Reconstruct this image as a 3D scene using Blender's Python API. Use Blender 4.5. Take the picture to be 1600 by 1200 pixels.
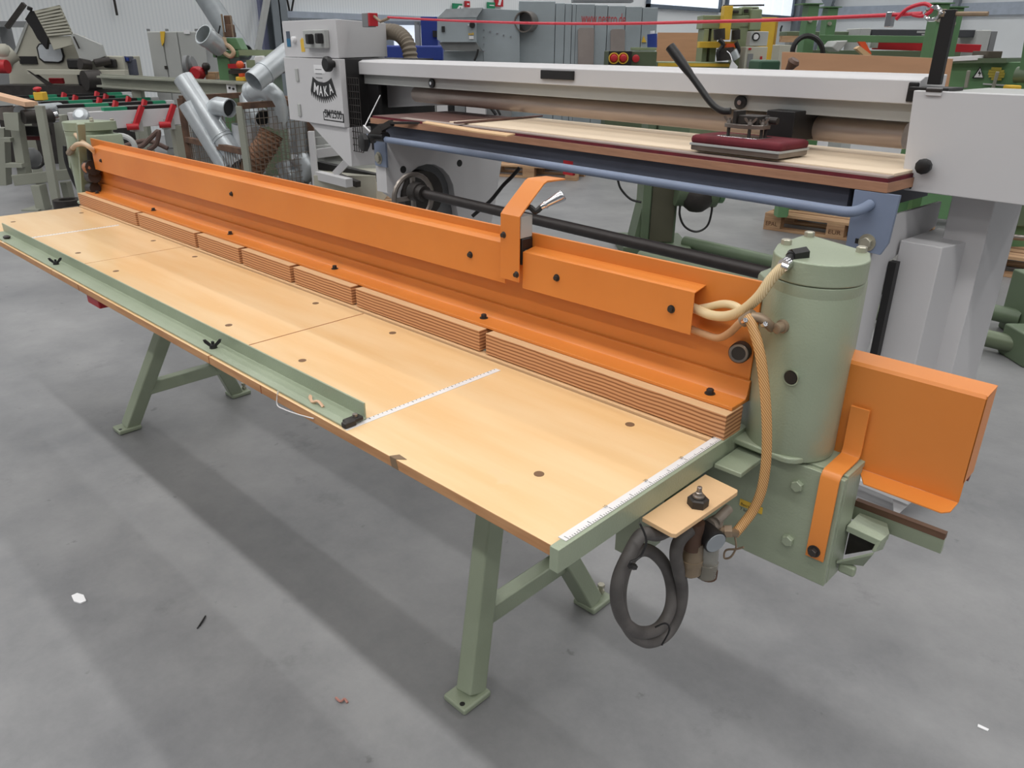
import bpy, math, random
from mathutils import Vector, Matrix
random.seed(7)
for o in list(bpy.data.objects): bpy.data.objects.remove(o)
SC = bpy.context.scene
COL = SC.collection
# ---------------------------------------------------------------- camera
H = 1.443                      # eye height (m)
FPX = 1198.91                  # focal length in px of a 1600 px wide frame
RC = Matrix(((0.7212441, -0.28227183, 0.63255795),
             (0.69266119, 0.28699906, -0.66170388),
             (0.00523683, 0.91539836, 0.40251512)))
cam = bpy.data.cameras.new('camera'); cam.sensor_fit = 'HORIZONTAL'; cam.sensor_width = 36
cam.lens = FPX / 1600 * 36; cam.clip_end = 200; cam.clip_start = 0.05
camo = bpy.data.objects.new('camera', cam); COL.objects.link(camo)
camo.matrix_world = Matrix.Translation((0, 0, H)) @ RC.to_4x4()
SC.camera = camo
# ---------------------------------------------------------------- light
wd = bpy.data.worlds.new('hall_light'); SC.world = wd; wd.use_nodes = True
wb = wd.node_tree.nodes['Background']; wb.inputs[0].default_value = (0.93, 0.96, 1.0, 1); wb.inputs[1].default_value = 0.14
for ry, pw in ((-15.5, .5), (-11.8, .6), (-8.1, .8), (-4.4, 1.35), (-0.7, 1.65), (3.0, .55), (6.7, .9), (10.4, 1.1), (14.1, 1.2), (17.8, 1.2), (21.5, 1.2), (25.2, 1.2)):   # strip lamps under the roof; rearmost and some far rows added as fill light
    la = bpy.data.lights.new('strip_or_fill_row', 'AREA'); la.shape = 'RECTANGLE'; la.size = 34; la.size_y = 0.22
    la.energy = 450 * pw; la.color = (1.0, 0.985, 0.96); la.spread = math.radians(150)
    lo = bpy.data.objects.new('strip_or_fill_row', la); COL.objects.link(lo); lo.location = (-5, ry, 7.0)
SC.view_settings.view_transform = 'Standard'; SC.view_settings.look = 'None'
SC.view_settings.gamma = 1; SC.view_settings.use_curve_mapping = False
SC.view_settings.exposure = 0.0

# ---------------------------------------------------------------- helpers
class Frame:
    """horizontal frame turned by phi about the vertical; local x, y, z"""
    def __init__(s, phi):
        s.phi = phi; s.M = Matrix.Rotation(phi, 3, 'Z'); s.I = s.M.transposed()
    def ray(s, u, v): return s.I @ (RC @ Vector((u - 800, 600 - v, -FPX)))
    def y(s, u, v, y): d = s.ray(u, v); return Vector((0, 0, H)) + d * (y / d.y)
    def x(s, u, v, x): d = s.ray(u, v); return Vector((0, 0, H)) + d * (x / d.x)
    def z(s, u, v, z): d = s.ray(u, v); return Vector((0, 0, H)) + d * ((z - H) / d.z)
W0 = Frame(0.0)                       # the press
F1 = Frame(math.radians(-4.93))       # the sander
V = Frame(math.radians(43.71))        # things standing across the hall
V3 = Vector

def lin(c):
    c = c / 255.0
    return c / 12.92 if c <= 0.04045 else ((c + 0.055) / 1.055) ** 2.4
MATS = {}
def mat(name, rgb, rough=0.5, metal=0.0, var=0.12, scale=6.0, bump=0.0, bscale=200.0, rgb2=None, stretch=None, emit=0.0, alpha=1.0, coat=0.0, trans=0.0, detail=4, wear=None, thr=0.62):
    if name in MATS: return MATS[name]
    m = bpy.data.materials.new(name); m.use_nodes = True
    nt = m.node_tree; N = nt.nodes; Lk = nt.links; b = N['Principled BSDF']
    c = [lin(x) for x in rgb]
    c2 = [lin(x) for x in rgb2] if rgb2 else [x * (1 - var) for x in c]
    tc = N.new('ShaderNodeTexCoord'); mp = N.new('ShaderNodeMapping'); Lk.new(tc.outputs['Object'], mp.inputs[0])
    if stretch: mp.inputs['Scale'].default_value = stretch
    nz = N.new('ShaderNodeTexNoise'); nz.inputs['Scale'].default_value = scale; nz.inputs['Detail'].default_value = detail
    Lk.new(mp.outputs[0], nz.inputs['Vector'])
    rp = N.new('ShaderNodeValToRGB'); rp.color_ramp.elements[0].position = 0.35; rp.color_ramp.elements[1].position = 0.65
    rp.color_ramp.elements[0].color = (*c2, 1); rp.color_ramp.elements[1].color = (*c, 1)
    Lk.new(nz.outputs['Fac'], rp.inputs[0])
    out = rp.outputs[0]
    if wear:
        n3 = N.new('ShaderNodeTexNoise'); n3.inputs['Scale'].default_value = scale * 3.1; n3.inputs['Detail'].default_value = 8
        Lk.new(tc.outputs['Object'], n3.inputs['Vector'])
        r3 = N.new('ShaderNodeValToRGB'); r3.color_ramp.elements[0].position = thr; r3.color_ramp.elements[1].position = thr + 0.05
        Lk.new(n3.outputs['Fac'], r3.inputs[0])
        mx = N.new('ShaderNodeMixRGB'); mx.inputs[2].default_value = (*[lin(x) for x in wear], 1)
        Lk.new(r3.outputs[0], mx.inputs[0]); Lk.new(out, mx.inputs[1]); out = mx.outputs[0]
    Lk.new(out, b.inputs['Base Color'])
    b.inputs['Roughness'].default_value = rough; b.inputs['Metallic'].default_value = metal
    b.inputs['Coat Weight'].default_value = coat
    b.inputs['Transmission Weight'].default_value = trans
    if alpha < 1: b.inputs['Alpha'].default_value = alpha
    if emit: b.inputs['Emission Color'].default_value = (*c, 1); b.inputs['Emission Strength'].default_value = emit
    if bump:
        n2 = N.new('ShaderNodeTexNoise'); n2.inputs['Scale'].default_value = bscale; n2.inputs['Detail'].default_value = 2
        Lk.new(tc.outputs['Object'], n2.inputs['Vector'])
        bp = N.new('ShaderNodeBump'); bp.inputs['Strength'].default_value = bump; bp.inputs['Distance'].default_value = 0.002
        Lk.new(n2.outputs['Fac'], bp.inputs['Height']); Lk.new(bp.outputs[0], b.inputs['Normal'])
    MATS[name] = m
    return m
def stripes(name, rgb, rgb2, freq, rough=0.6, axis='Z', dist=1.2):
    """thin layers stacked along one axis (plywood edge, corrugated sheet, braid)"""
    m = bpy.data.materials.new(name); m.use_nodes = True
    nt = m.node_tree; N = nt.nodes; Lk = nt.links; b = N['Principled BSDF']
    tc = N.new('ShaderNodeTexCoord'); wv = N.new('ShaderNodeTexWave'); wv.wave_type = 'BANDS'; wv.bands_direction = axis
    wv.inputs['Scale'].default_value = freq; wv.inputs['Distortion'].default_value = dist; wv.inputs['Detail'].default_value = 3; wv.inputs['Detail Scale'].default_value = 0.3
    Lk.new(tc.outputs['Object'], wv.inputs[0])
    rp = N.new('ShaderNodeValToRGB'); rp.color_ramp.elements[0].color = (*[lin(x) for x in rgb2], 1); rp.color_ramp.elements[1].color = (*[lin(x) for x in rgb], 1)
    rp.color_ramp.elements[0].position = 0.15; rp.color_ramp.elements[1].position = 0.6
    Lk.new(wv.outputs['Fac'], rp.inputs[0]); Lk.new(rp.outputs[0], b.inputs['Base Color']); b.inputs['Roughness'].default_value = rough
    MATS[name] = m
    return m

def frame_of(d, up=(0, 0, 1)):
    d = V3(d).normalized(); up = V3(up)
    if abs(d.dot(up)) > 0.99: up = V3((0, 1, 0)) if abs(d.y) < 0.9 else V3((1, 0, 0))
    a = d.cross(up).normalized(); b = a.cross(d).normalized()
    return a, b
class MB:
    def __init__(s): s.v = []; s.f = []
    def add(s, vs, fs):
        o = len(s.v); s.v += [V3(p) for p in vs]; s.f += [tuple(i + o for i in f) for f in fs]; return s
    def box(s, x0, x1, y0, y1, z0, z1):
        x0, x1 = min(x0, x1), max(x0, x1); y0, y1 = min(y0, y1), max(y0, y1); z0, z1 = min(z0, z1), max(z0, z1)
        return s.add([(x0, y0, z0), (x1, y0, z0), (x1, y1, z0), (x0, y1, z0), (x0, y0, z1), (x1, y0, z1), (x1, y1, z1), (x0, y1, z1)],
                     [(0, 3, 2, 1), (4, 5, 6, 7), (0, 1, 5, 4), (1, 2, 6, 5), (2, 3, 7, 6), (3, 0, 4, 7)])
    def prism(s, poly, d):
        n = len(poly); d = V3(d); p = [V3(q) for q in poly]
        nrm = V3((0, 0, 0))
        for i in range(n): nrm += p[i].cross(p[(i + 1) % n])
        if nrm.dot(d) > 0: p = p[::-1]
        return s.add(p + [q + d for q in p], [tuple(range(n)), tuple(range(2 * n - 1, n - 1, -1))] + [(i, i + n, (i + 1) % n + n, (i + 1) % n) for i in range(n)])
    def bar(s, p, q, w, h, up=(0, 0, 1)):
        p, q = V3(p), V3(q); a, b = frame_of(q - p, up); a = a * w / 2; b = b * h / 2
        return s.prism([p - a - b, p + a - b, p + a + b, p - a + b], q - p)
    def rings(s, rings, cap0=True, cap1=True):
        n = len(rings[0]); vs = [q for r in rings for q in r]; fs = []
        for k in range(len(rings) - 1):
            for i in range(n):
                j = (i + 1) % n; fs.append((k * n + i, k * n + j, (k + 1) * n + j, (k + 1) * n + i))
        if cap0: fs.append(tuple(range(n - 1, -1, -1)))
        if cap1: fs.append(tuple(range((len(rings) - 1) * n, len(rings) * n)))
        return s.add(vs, fs)
    def lathe(s, p, d, prof, n=16, cap0=True, cap1=True, up=(0, 0, 1)):
        p = V3(p); d = V3(d).normalized(); a, b = frame_of(d, up); R = []
        for t, r in prof: R.append([p + d * t + (a * math.cos(2 * math.pi * (i + .5) / n) + b * math.sin(2 * math.pi * (i + .5) / n)) * max(r, 1e-4) for i in range(n)])
        return s.rings(R, cap0, cap1)
    def cyl(s, p, q, r, n=16, r2=None):
        p, q = V3(p), V3(q); return s.lathe(p, q - p, [(0, r), ((q - p).length, r if r2 is None else r2)], n)
    def pipe(s, p, q, r, ri, n=20):
        p, q = V3(p), V3(q); L = (q - p).length
        return s.lathe(p, q - p, [(0, ri), (0, r), (L, r), (L, ri), (0, ri)], n, False, False)
    def tube(s, pts, r, n=8, closed=False):
        P = [V3(q) for q in pts]; R = []; a = None
        for i, p in enumerate(P):
            d = (P[min(i + 1, len(P) - 1)] - P[max(i - 1, 0)]).normalized()
            if a is None: a, b = frame_of(d)
            else:
                a = (a - d * a.dot(d)).normalized(); b = d.cross(a)
                b = a.cross(d)
            rr = r[i] if isinstance(r, (list, tuple)) else r
            R.append([p + (a * math.cos(2 * math.pi * k / n) + b * math.sin(2 * math.pi * k / n)) * rr for k in range(n)])
        return s.rings(R)
    def ball(s, c, r, n=12, sq=(1, 1, 1)):
        c = V3(c); R = []
        for k in range(1, n // 2):
            t = math.pi * k / (n // 2)
            R.append([c + V3((math.sin(t) * math.cos(2 * math.pi * i / n) * r * sq[0], math.sin(t) * math.sin(2 * math.pi * i / n) * r * sq[1], -math.cos(t) * r * sq[2])) for i in range(n)])
        return s.rings(R)
def smooth_path(pts, k=8):
    P = [V3(p) for p in pts]; out = []
    for i in range(len(P) - 1):
        p0 = P[max(i - 1, 0)]; p1 = P[i]; p2 = P[i + 1]; p3 = P[min(i + 2, len(P) - 1)]
        for j in range(k):
            t = j / k
            out.append(0.5 * ((2 * p1) + (p2 - p0) * t + (2 * p0 - 5 * p1 + 4 * p2 - p3) * t * t + (3 * p1 - p0 - 3 * p2 + p3) * t ** 3))
    out.append(P[-1]); return out

BASE = {}; FR = {}
def mesh_of(name, mb, mats, base, split=None):
    me = bpy.data.meshes.new(name)
    me.from_pydata([tuple(p - base) for p in mb.v], [], mb.f)
    if not isinstance(mats, (list, tuple)): mats = [mats]
    for m in mats: me.materials.append(m)
    if split == 'z':
        for p in me.polygons: p.material_index = 0 if abs(p.normal.z) > 0.7 else 1
    if split == 'y':
        for p in me.polygons: p.material_index = 0 if abs(p.normal.y) > 0.7 else 1
    me.shade_smooth(); me.set_sharp_from_angle(angle=math.radians(38))
    me.update(); return me
def finish(o, bevel, label, group, kind):
    if bevel:
        b = o.modifiers.new('bevel', 'BEVEL'); b.width = bevel; b.segments = 2; b.limit_method = 'ANGLE'; b.angle_limit = math.radians(40); b.harden_normals = True
    if label: o['label'] = label
    if group: o['group'] = group
    if kind: o['kind'] = kind
def thing(name, label, cat, base, F=W0, group=None):
    o = bpy.data.objects.new(name, None); COL.objects.link(o); base = V3(base)
    o.empty_display_size = 0.1
    o.location = F.M @ base; o.rotation_euler = (0, 0, F.phi); o['label'] = label; o['category'] = cat
    if group: o['group'] = group
    BASE[o.name] = base; FR[o.name] = F
    return o
def part(name, mb, m, parent, bevel=0, label=None, split=None, kind=None):
    base = BASE[parent.name]
    me = mesh_of(name, mb, m, base, split); o = bpy.data.objects.new(name, me); COL.objects.link(o)
    o.parent = parent; BASE[o.name] = base; FR[o.name] = FR[parent.name]
    finish(o, bevel, label, None, kind); return o
def solo(name, mb, m, label, cat, F=W0, group=None, kind=None, bevel=0, split=None):
    xs = [p.x for p in mb.v]; ys = [p.y for p in mb.v]; zs = [p.z for p in mb.v]
    base = V3(((min(xs) + max(xs)) / 2, (min(ys) + max(ys)) / 2, min(zs)))
    me = mesh_of(name, mb, m, base, split); o = bpy.data.objects.new(name, me); COL.objects.link(o)
    o.location = F.M @ base; o.rotation_euler = (0, 0, F.phi); BASE[o.name] = base; FR[o.name] = F
    finish(o, bevel, label, group, kind)
    if cat: o['category'] = cat
    return o
def lettering(name, s, size, org, xd, ud, m, parent, width=None, thick=0.0015, bold=0.0):
    cu = bpy.data.curves.new('t', 'FONT'); cu.body = s; cu.size = 1.0; cu.offset = bold
    ob = bpy.data.objects.new('t', cu); COL.objects.link(ob)
    dg = bpy.context.evaluated_depsgraph_get(); dg.update()
    me = bpy.data.meshes.new_from_object(ob.evaluated_get(dg))
    vs = [v.co.copy() for v in me.vertices]; fs = [tuple(p.vertices) for p in me.polygons]
    bpy.data.objects.remove(ob); bpy.data.curves.remove(cu); bpy.data.meshes.remove(me)
    x0 = min(v.x for v in vs); x1 = max(v.x for v in vs); sx = size if width is None else width / (x1 - x0)
    xd = V3(xd).normalized(); ud = V3(ud).normalized(); nd = xd.cross(ud)
    mb = MB(); mb.add([V3(org) + xd * (v.x - x0) * sx + ud * v.y * size + nd * thick for v in vs], fs)
    return part(name, mb, m, parent)
def hexbolt(mb, p, d, r, h, n=6, washer=0):
    d = V3(d).normalized()
    if washer: mb.cyl(p, V3(p) + d * washer, r * 1.45, 16); p = V3(p) + d * washer
    mb.lathe(p, d, [(0, r), (h * .85, r), (h, r * .85)], n); return mb
def wingnut(p, r, ang, m, parent, name='wing_nut'):
    p = V3(p); mb = MB(); mb.lathe(p, (0, 0, 1), [(0, r * .5), (r * .5, r * .42), (r * .55, r * .2), (r * 0.9, r * .2)], 12)
    d = V3((math.cos(ang), math.sin(ang), 0)); nn = V3((-d.y, d.x, 0)) * r * .12
    for sg in (-1, 1):
        e = [p + d * sg * r * .3 + V3((0, 0, r * .1)), p + d * sg * r * 1.0 + V3((0, 0, r * .75)), p + d * sg * r * 1.15 + V3((0, 0, r * 1.15)), p + d * sg * r * .85 + V3((0, 0, r * 1.2)), p + d * sg * r * .3 + V3((0, 0, r * .6))]
        mb.prism([q - nn for q in e], nn * 2)
    return part(name, mb, m, parent)
# ---------------------------------------------------------------- materials
green = mat('green_hammer_paint', (158, 168, 146), 0.36, 0.1, 0.10, 5, 0.25, 260, rgb2=(146, 156, 134))
greenD = mat('dark_green_paint', (96, 112, 88), 0.45, 0, 0.15, 5)
mgreen = mat('machine_green_paint', (100, 140, 98), 0.45, 0, 0.15, 3)
sage = mat('sage_machine_paint', (140, 152, 120), 0.5, 0, 0.15, 4)
orange = mat('orange_paint', (219, 134, 60), 0.38, 0, 0.10, 4, 0.0, rgb2=(213, 126, 53), wear=(222, 164, 118), thr=0.76)
white = mat('white_grey_paint', (205, 204, 206), 0.45, 0, 0.04, 2)
lgrey = mat('light_grey_paint', (178, 180, 178), 0.5, 0, 0.07, 3)
mgrey = mat('mid_grey_paint', (128, 130, 132), 0.5, 0, 0.1, 3)
beige = mat('beige_machine_paint', (186, 184, 170), 0.5, 0, 0.07, 3)
beigeD = mat('grey_beige_paint', (152, 154, 142), 0.5, 0, 0.1, 4)
blue = mat('blue_grey_paint', (130, 143, 168), 0.45, 0, 0.12, 6)
navy = mat('navy_steel', (80, 84, 98), 0.55, 0, 0.15, 5)
dblue = mat('deep_blue_paint', (38, 60, 140), 0.5, 0, 0.1, 3)
black = mat('black_plastic', (30, 29, 30), 0.45, 0, 0.1, 20)
dark = mat('dark_steel', (62, 58, 56), 0.5, 0.4, 0.25, 14)
shaftm = mat('blackened_shaft', (52, 47, 46), 0.45, 0.3, 0.2, 20, stretch=(1, 1, 1))
steel = mat('bare_steel', (150, 142, 136), 0.35, 0.8, 0.2, 12)
chrome = mat('chrome', (225, 225, 228), 0.12, 1.0, 0.04, 10)
zinc = mat('zinc_bolt', (190, 186, 170), 0.4, 0.6, 0.2, 30)
galv = mat('galvanised_sheet', (198, 204, 208), 0.33, 0.45, 0.14, 9, detail=6)
galvW = mat('galvanised_panel', (166, 176, 182), 0.5, 0.15, 0.16, 2.5, detail=8)
rust = mat('rusty_steel', (112, 84, 66), 0.75, 0.1, 0.35, 9, rgb2=(78, 58, 48))
plyTop = mat('birch_plywood', (236, 204, 158), 0.36, 0, 0.06, 3.2, rgb2=(228, 188, 134), stretch=(0.6, 5, 1), wear=(236, 198, 152), thr=0.66, detail=8, coat=0.35)
plyPale = mat('pale_plywood', (222, 184, 140), 0.6, 0, 0.08, 3, stretch=(1, 6, 1), detail=8)
plyEdge = mat('plywood_edge', (196, 148, 104), 0.6, 0, 0.15, 7, rgb2=(172, 122, 80), stretch=(1, 1, 8), detail=8)
plyLay = stripes('layered_plywood_edge', (208, 156, 112), (146, 92, 58), 42, dist=2.2)
plyPk = mat('pinkish_plywood', (204, 156, 120), 0.6, 0, 0.08, 2.5, stretch=(1, 1, 6), detail=8)
felt = mat('pale_table_felt', (236, 216, 190), 0.8, 0, 0.05, 4)
maroon = mat('maroon_velvet', (110, 30, 42), 0.8, 0, 0.3, 14)
brownl = mat('brown_laminate', (112, 84, 78), 0.5, 0, 0.2, 5, stretch=(.5, 4, 1))
pine = mat('pine_board', (222, 182, 150), 0.65, 0, 0.12, 5, stretch=(.6, 5, 3), detail=8)
palletw = mat('pallet_wood', (192, 156, 120), 0.75, 0, 0.25, 5, rgb2=(158, 122, 92), stretch=(.7, 4, 4), detail=8)
red = mat('red_paint', (186, 34, 44), 0.45, 0, 0.12, 8)
redcord = mat('red_cord', (206, 46, 66), 0.4, 0, 0.05, 8)
yellow = mat('yellow_paint', (228, 186, 62), 0.5, 0, 0.1, 6)
rubber = mat('dusty_rubber_hose', (98, 94, 92), 0.62, 0, 0.35, 22, 0.1, 90)
tape = mat('white_measuring_tape', (226, 224, 224), 0.45, 0, 0.05, 40)
inkm = mat('black_ink', (34, 34, 36), 0.6)
paper = mat('white_paper', (232, 232, 234), 0.7, 0, 0.03)
beltg = mat('green_belt', (38, 140, 104), 0.6, 0, 0.1, 8)
glassc = mat('cloudy_plastic_bowl', (150, 148, 138), 0.12, 0, 0.2, 12, alpha=0.6)
greenS = mat('exit_green', (34, 140, 96), 0.5)
braid = stripes('braided_hose', (214, 172, 116), (160, 108, 62), 120, 0.45, 'DIAGONAL', 0.0)
ribbed = stripes('clear_ribbed_hose', (232, 212, 172), (204, 176, 130), 110, 0.4, 'X', 0.0)
fan = stripes('louvre_sheet', (170, 168, 152), (120, 118, 106), 7, 0.6, 'Z', 0.0)
# ================================================================ the hall
def floor_mat():
    m = bpy.data.materials.new('sealed_concrete'); m.use_nodes = True
    nt = m.node_tree; N = nt.nodes; Lk = nt.links; b = N['Principled BSDF']
    tc = N.new('ShaderNodeTexCoord')
    def noise(scale, det, ros=0.6):
        n = N.new('ShaderNodeTexNoise'); n.inputs['Scale'].default_value = scale; n.inputs['Detail'].default_value = det; n.inputs['Roughness'].default_value = ros
        Lk.new(tc.outputs['Object'], n.inputs['Vector']); return n
    n1 = noise(1.3, 12, 0.72); r1 = N.new('ShaderNodeValToRGB')
    r1.color_ramp.elements[0].position = 0.3; r1.color_ramp.elements[1].position = 0.7
    r1.color_ramp.elements[0].color = (*[lin(c) for c in (108, 109, 112)], 1); r1.color_ramp.elements[1].color = (*[lin(c) for c in (146, 146, 147)], 1)
    Lk.new(n1.outputs['Fac'], r1.inputs[0])
    n2 = noise(3.3, 10, 0.7); r2 = N.new('ShaderNodeValToRGB'); r2.color_ramp.elements[0].position = 0.6; r2.color_ramp.elements[1].position = 0.82
    Lk.new(n2.outputs['Fac'], r2.inputs[0])
    mx = N.new('ShaderNodeMixRGB'); mx.inputs[2].default_value = (*[lin(c) for c in (84, 85, 88)], 1)
    mm = N.new('ShaderNodeMath'); mm.operation = 'MULTIPLY'; mm.inputs[1].default_value = 0.8
    Lk.new(r2.outputs[0], mm.inputs[0]); Lk.new(mm.outputs[0], mx.inputs[0]); Lk.new(r1.outputs[0], mx.inputs[1])
    n3 = noise(14, 6, 0.6); r3 = N.new('ShaderNodeValToRGB'); r3.color_ramp.elements[0].position = 0.69; r3.color_ramp.elements[1].position = 0.74
    Lk.new(n3.outputs['Fac'], r3.inputs[0])
    m3 = N.new('ShaderNodeMath'); m3.operation = 'MULTIPLY'; m3.inputs[1].default_value = 0.5; Lk.new(r3.outputs[0], m3.inputs[0])
    mx2 = N.new('ShaderNodeMixRGB'); mx2.inputs[2].default_value = (*[lin(c) for c in (78, 78, 80)], 1)
    Lk.new(m3.outputs[0], mx2.inputs[0]); Lk.new(mx.outputs[0], mx2.inputs[1])
    Lk.new(mx2.outputs[0], b.inputs['Base Color'])
    rr = N.new('ShaderNodeMapRange'); rr.inputs['To Min'].default_value = 0.30; rr.inputs['To Max'].default_value = 0.48
    Lk.new(n1.outputs['Fac'], rr.inputs[0]); Lk.new(rr.outputs[0], b.inputs['Roughness'])
    return m
XW, YW = -14.0, 29.6            # end wall and side wall of the hall
solo('floor', MB().box(-15, 14, -6, 31, -0.12, 0), floor_mat(), None, None, kind='structure')
wallm = stripes('wall_sheet', (228, 232, 234), (220, 225, 228), 5, 0.55, 'Y', 0)
wallm2 = mat('wall_panel', (226, 230, 232), 0.6, 0, 0.05, 1)
girt = mat('wall_rail', (172, 182, 196), 0.55)
wl = solo('wall_left', MB().box(XW - .2, XW, -6, YW, 0, 6.5), wallm, None, None, kind='structure')
wbk = solo('wall_back', MB().box(XW, 14, YW, YW + .2, 0, 7), wallm2, None, None, kind='structure')
def wx(u, v): return W0.x(u, v, XW + .03)
def wy(u, v): return W0.y(u, v, YW - .03)
a = wx(445, 22); b = wx(612, 27)
part('wall_rail', MB().box(XW, XW + .12, a.y, b.y + 2.0, a.z - .06, a.z + .05), girt, wl)
a = wy(1300, 16); part('wall_rail', MB().box(wy(1250, 16).x, 10, YW - .12, YW, a.z - .25, a.z + .1), girt, wbk)
steelcol = mat('steel_column_paint', (126, 134, 140), 0.5, 0, 0.08, 2)
p = wx(418, 60); q = wx(441, 60)
cm = MB().box(XW, XW + .02, p.y, q.y, 0, 6.5).box(XW, XW + .3, (p.y + q.y) / 2 - .012, (p.y + q.y) / 2 + .012, 0, 6.5).box(XW + .28, XW + .30, p.y, q.y, 0, 6.5)
part('steel_column', cm, steelcol, wl)
p = wx(402, 0); q = wx(410, 0)
part('steel_column', MB().box(XW, XW + .1, p.y, q.y, 0, 6.5), mat('violet_grey_paint', (120, 124, 152), .5), wl)
for (u0, u1, vb) in ((404, 412, 76), (1247, 1262, 60)):   # diagonal wall braces
    pass
p0 = W0.x(403, 78, XW + .35); p1 = W0.x(424, -40, XW + .35)
part('wind_brace', MB().bar(p0, p1, .09, .09), lgrey, wl)
p0 = W0.y(1262, 95, YW - .4); p1 = W0.y(1310, -30, YW - .4)
part('wind_brace', MB().bar(p0, p1, .22, .22), steelcol, wbk)
p0 = W0.y(1300, 14, YW - .3); p1 = W0.y(1286, -8, YW - .3)
part('wind_brace', MB().bar(p0, p1, .2, .2), steelcol, wbk)
part('steel_column', MB().box(wy(1232, 50).x, wy(1252, 50).x, YW - .4, YW - .05, 0, 7), steelcol, wbk)
part('steel_column', MB().box(wy(1484, 50).x, wy(1493, 50).x, YW - .35, YW - .05, 0, 7), steelcol, wbk)
for (u0, v0, u1, v1) in ((177, -8, 183, 24), (447, -8, 453, 20), (460, -8, 455, 20)):
    part('hanging_wire', MB().cyl(W0.x(u0, v0, XW + .1), W0.x(u1, v1, XW + .1), .02, 6), dark, wl)
# window band with vertical glazing bars, daylight behind it
glow = mat('daylit_glazing', (232, 240, 250), 0.6, emit=0.85, var=0.05, scale=1)
winf = mat('window_frame', (96, 108, 122), .5)
def window(n, u0, u1, vb0, panes):
    a = wx(u0, vb0); b = wx(u1, vb0); zb = a.z; zt = zb + 1.7
    fr = MB().box(XW, XW + .1, a.y, a.y + .1, zb, zt).box(XW, XW + .1, b.y - .1, b.y, zb, zt).box(XW, XW + .1, a.y, b.y, zb, zb + .1).box(XW, XW + .1, a.y, b.y, zt - .1, zt)
    w = solo('window_%d' % n, fr, winf, None, None, kind='structure')
    for k in range(panes):
        y0 = a.y + .12 + (b.y - a.y - .24) * k / panes; y1 = a.y + .12 + (b.y - a.y - .24) * (k + 1) / panes
        part('pane', MB().box(XW + .02, XW + .05, y0 + .03, y1 - .03, zb + .1, zt - .1), glow, w)
    return w
window(1, 1010, 1125, 12, 8)
window(2, 1132, 1238, 24, 6)
wzs = wx(1120, 14)
# signs on the end wall
def sign(u0, v0, u1, v1, m, label, cat, mark=None, mm=None):
    a = wx(u0, v1); b = wx(u1, v0)
    s = solo('wall_sign', MB().box(XW, XW + .04, a.y, b.y, a.z, b.z), m, label, cat)
    s.location.x += .02
    if mark: lettering('lettering', mark, (b.z - a.z) * .62, (XW + .05, a.y + (b.y - a.y) * .12, a.z + (b.z - a.z) * .25), (0, 1, 0), (0, 0, 1), mm, s, width=(b.y - a.y) * .75)
    return s
s = sign(707, 6, 721, 20, greenS, 'green emergency exit sign on far wall, beside the small red sign', 'sign')
a = wx(709, 18); b = wx(719, 9); part('running_figure', MB().prism([(XW + .05, a.y, a.z), (XW + .05, a.y + .05, a.z), (XW + .05, b.y, b.z), (XW + .05, b.y - .07, b.z)], (.01, 0, 0)).box(XW + .05, XW + .06, b.y - .02, b.y + .03, a.z, b.z), paper, s)
s = sign(726, 2, 733, 11, red, 'small red fire sign on far wall between the green signs', 'sign')
a = wx(728, 7.5); b = wx(731, 5.5); part('pictogram', MB().box(XW + .045, XW + .055, a.y, b.y, a.z, b.z), paper, s)
s = sign(761, 4, 772, 13, greenS, 'green exit sign on far wall left of the red extinguisher sign', 'sign')
a = wx(763, 9); b = wx(770, 8); part('arrow', MB().box(XW + .045, XW + .055, a.y, b.y, a.z, b.z), paper, s)
s = sign(773, -6, 785, 10, red, 'red fire extinguisher sign with white marking, top of far wall', 'sign')
a = wx(776, 8); b = wx(781, -2); part('pictogram', MB().prism([(XW + .045, a.y, a.z), (XW + .045, a.y + .08, a.z), (XW + .045, b.y + .03, b.z), (XW + .045, b.y - .05, b.z)], (.01, 0, 0)), paper, s)

# ================================================================ the clamping press
T = 0.825                                   # table top height
XR, XL = -0.553, -3.53; YF, YB = 0.662, 1.074
press = thing('clamping_press', 'long green and orange clamping press with yellow plywood table, nearest the camera', 'press', (-2.05, 1.1, 0))
plug = mat('brown_wood_plug', (122, 92, 66), 0.6)
seam = mat('reddish_joint', (150, 84, 48), 0.7)
J = [XL, -2.546, -1.545, XR]
for i in range(3):
    x0, x1 = J[i] + .0018, J[i + 1] - .0018
    pn = part('table_panel', MB().box(x0, x1, YF, YB, T - .019, T), [plyTop, plyEdge], press, .0015, split='z')
    for fx in (.155, .845):
        for y in (.791, 1.034):
            x = x0 + (x1 - x0) * fx + (.012 if i == 2 else 0)
            part('plug', MB().cyl((x, y, T - .004), (x, y, T + .0006), .0085, 18), plug, pn)
    if i != 1:
        xm = (x0 + x1) / 2 + (.006 if i == 2 else 0)
        part('measuring_tape', MB().box(xm - .007, xm + .007, YF + .004, YB - .025, T, T + .0008), tape, pn)
        tk = MB()
        for k in range(38):
            y = YF + .01 + k * .01
            tk.box(xm - .006, xm - (.001 if k % 5 == 0 else .0035), y, y + .0012, T + .0008, T + .0012)
        part('tape_marks', tk, inkm, pn, kind='stuff')
    for fx in ((.22,) if i else ()):            # dark patched slots in the front edge
        x = x0 + (x1 - x0) * fx
        part('edge_slot', MB().box(x, x + .002, YF - .0006, YF + .001, T - .019, T - .001), seam, pn)
for i in (1, 2): part('joint_strip', MB().box(J[i] - .0016, J[i] + .0016, YF + .001, YB, T - .018, T - .0012), seam, press)
x = W0.z(607, 716, T).x
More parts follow.
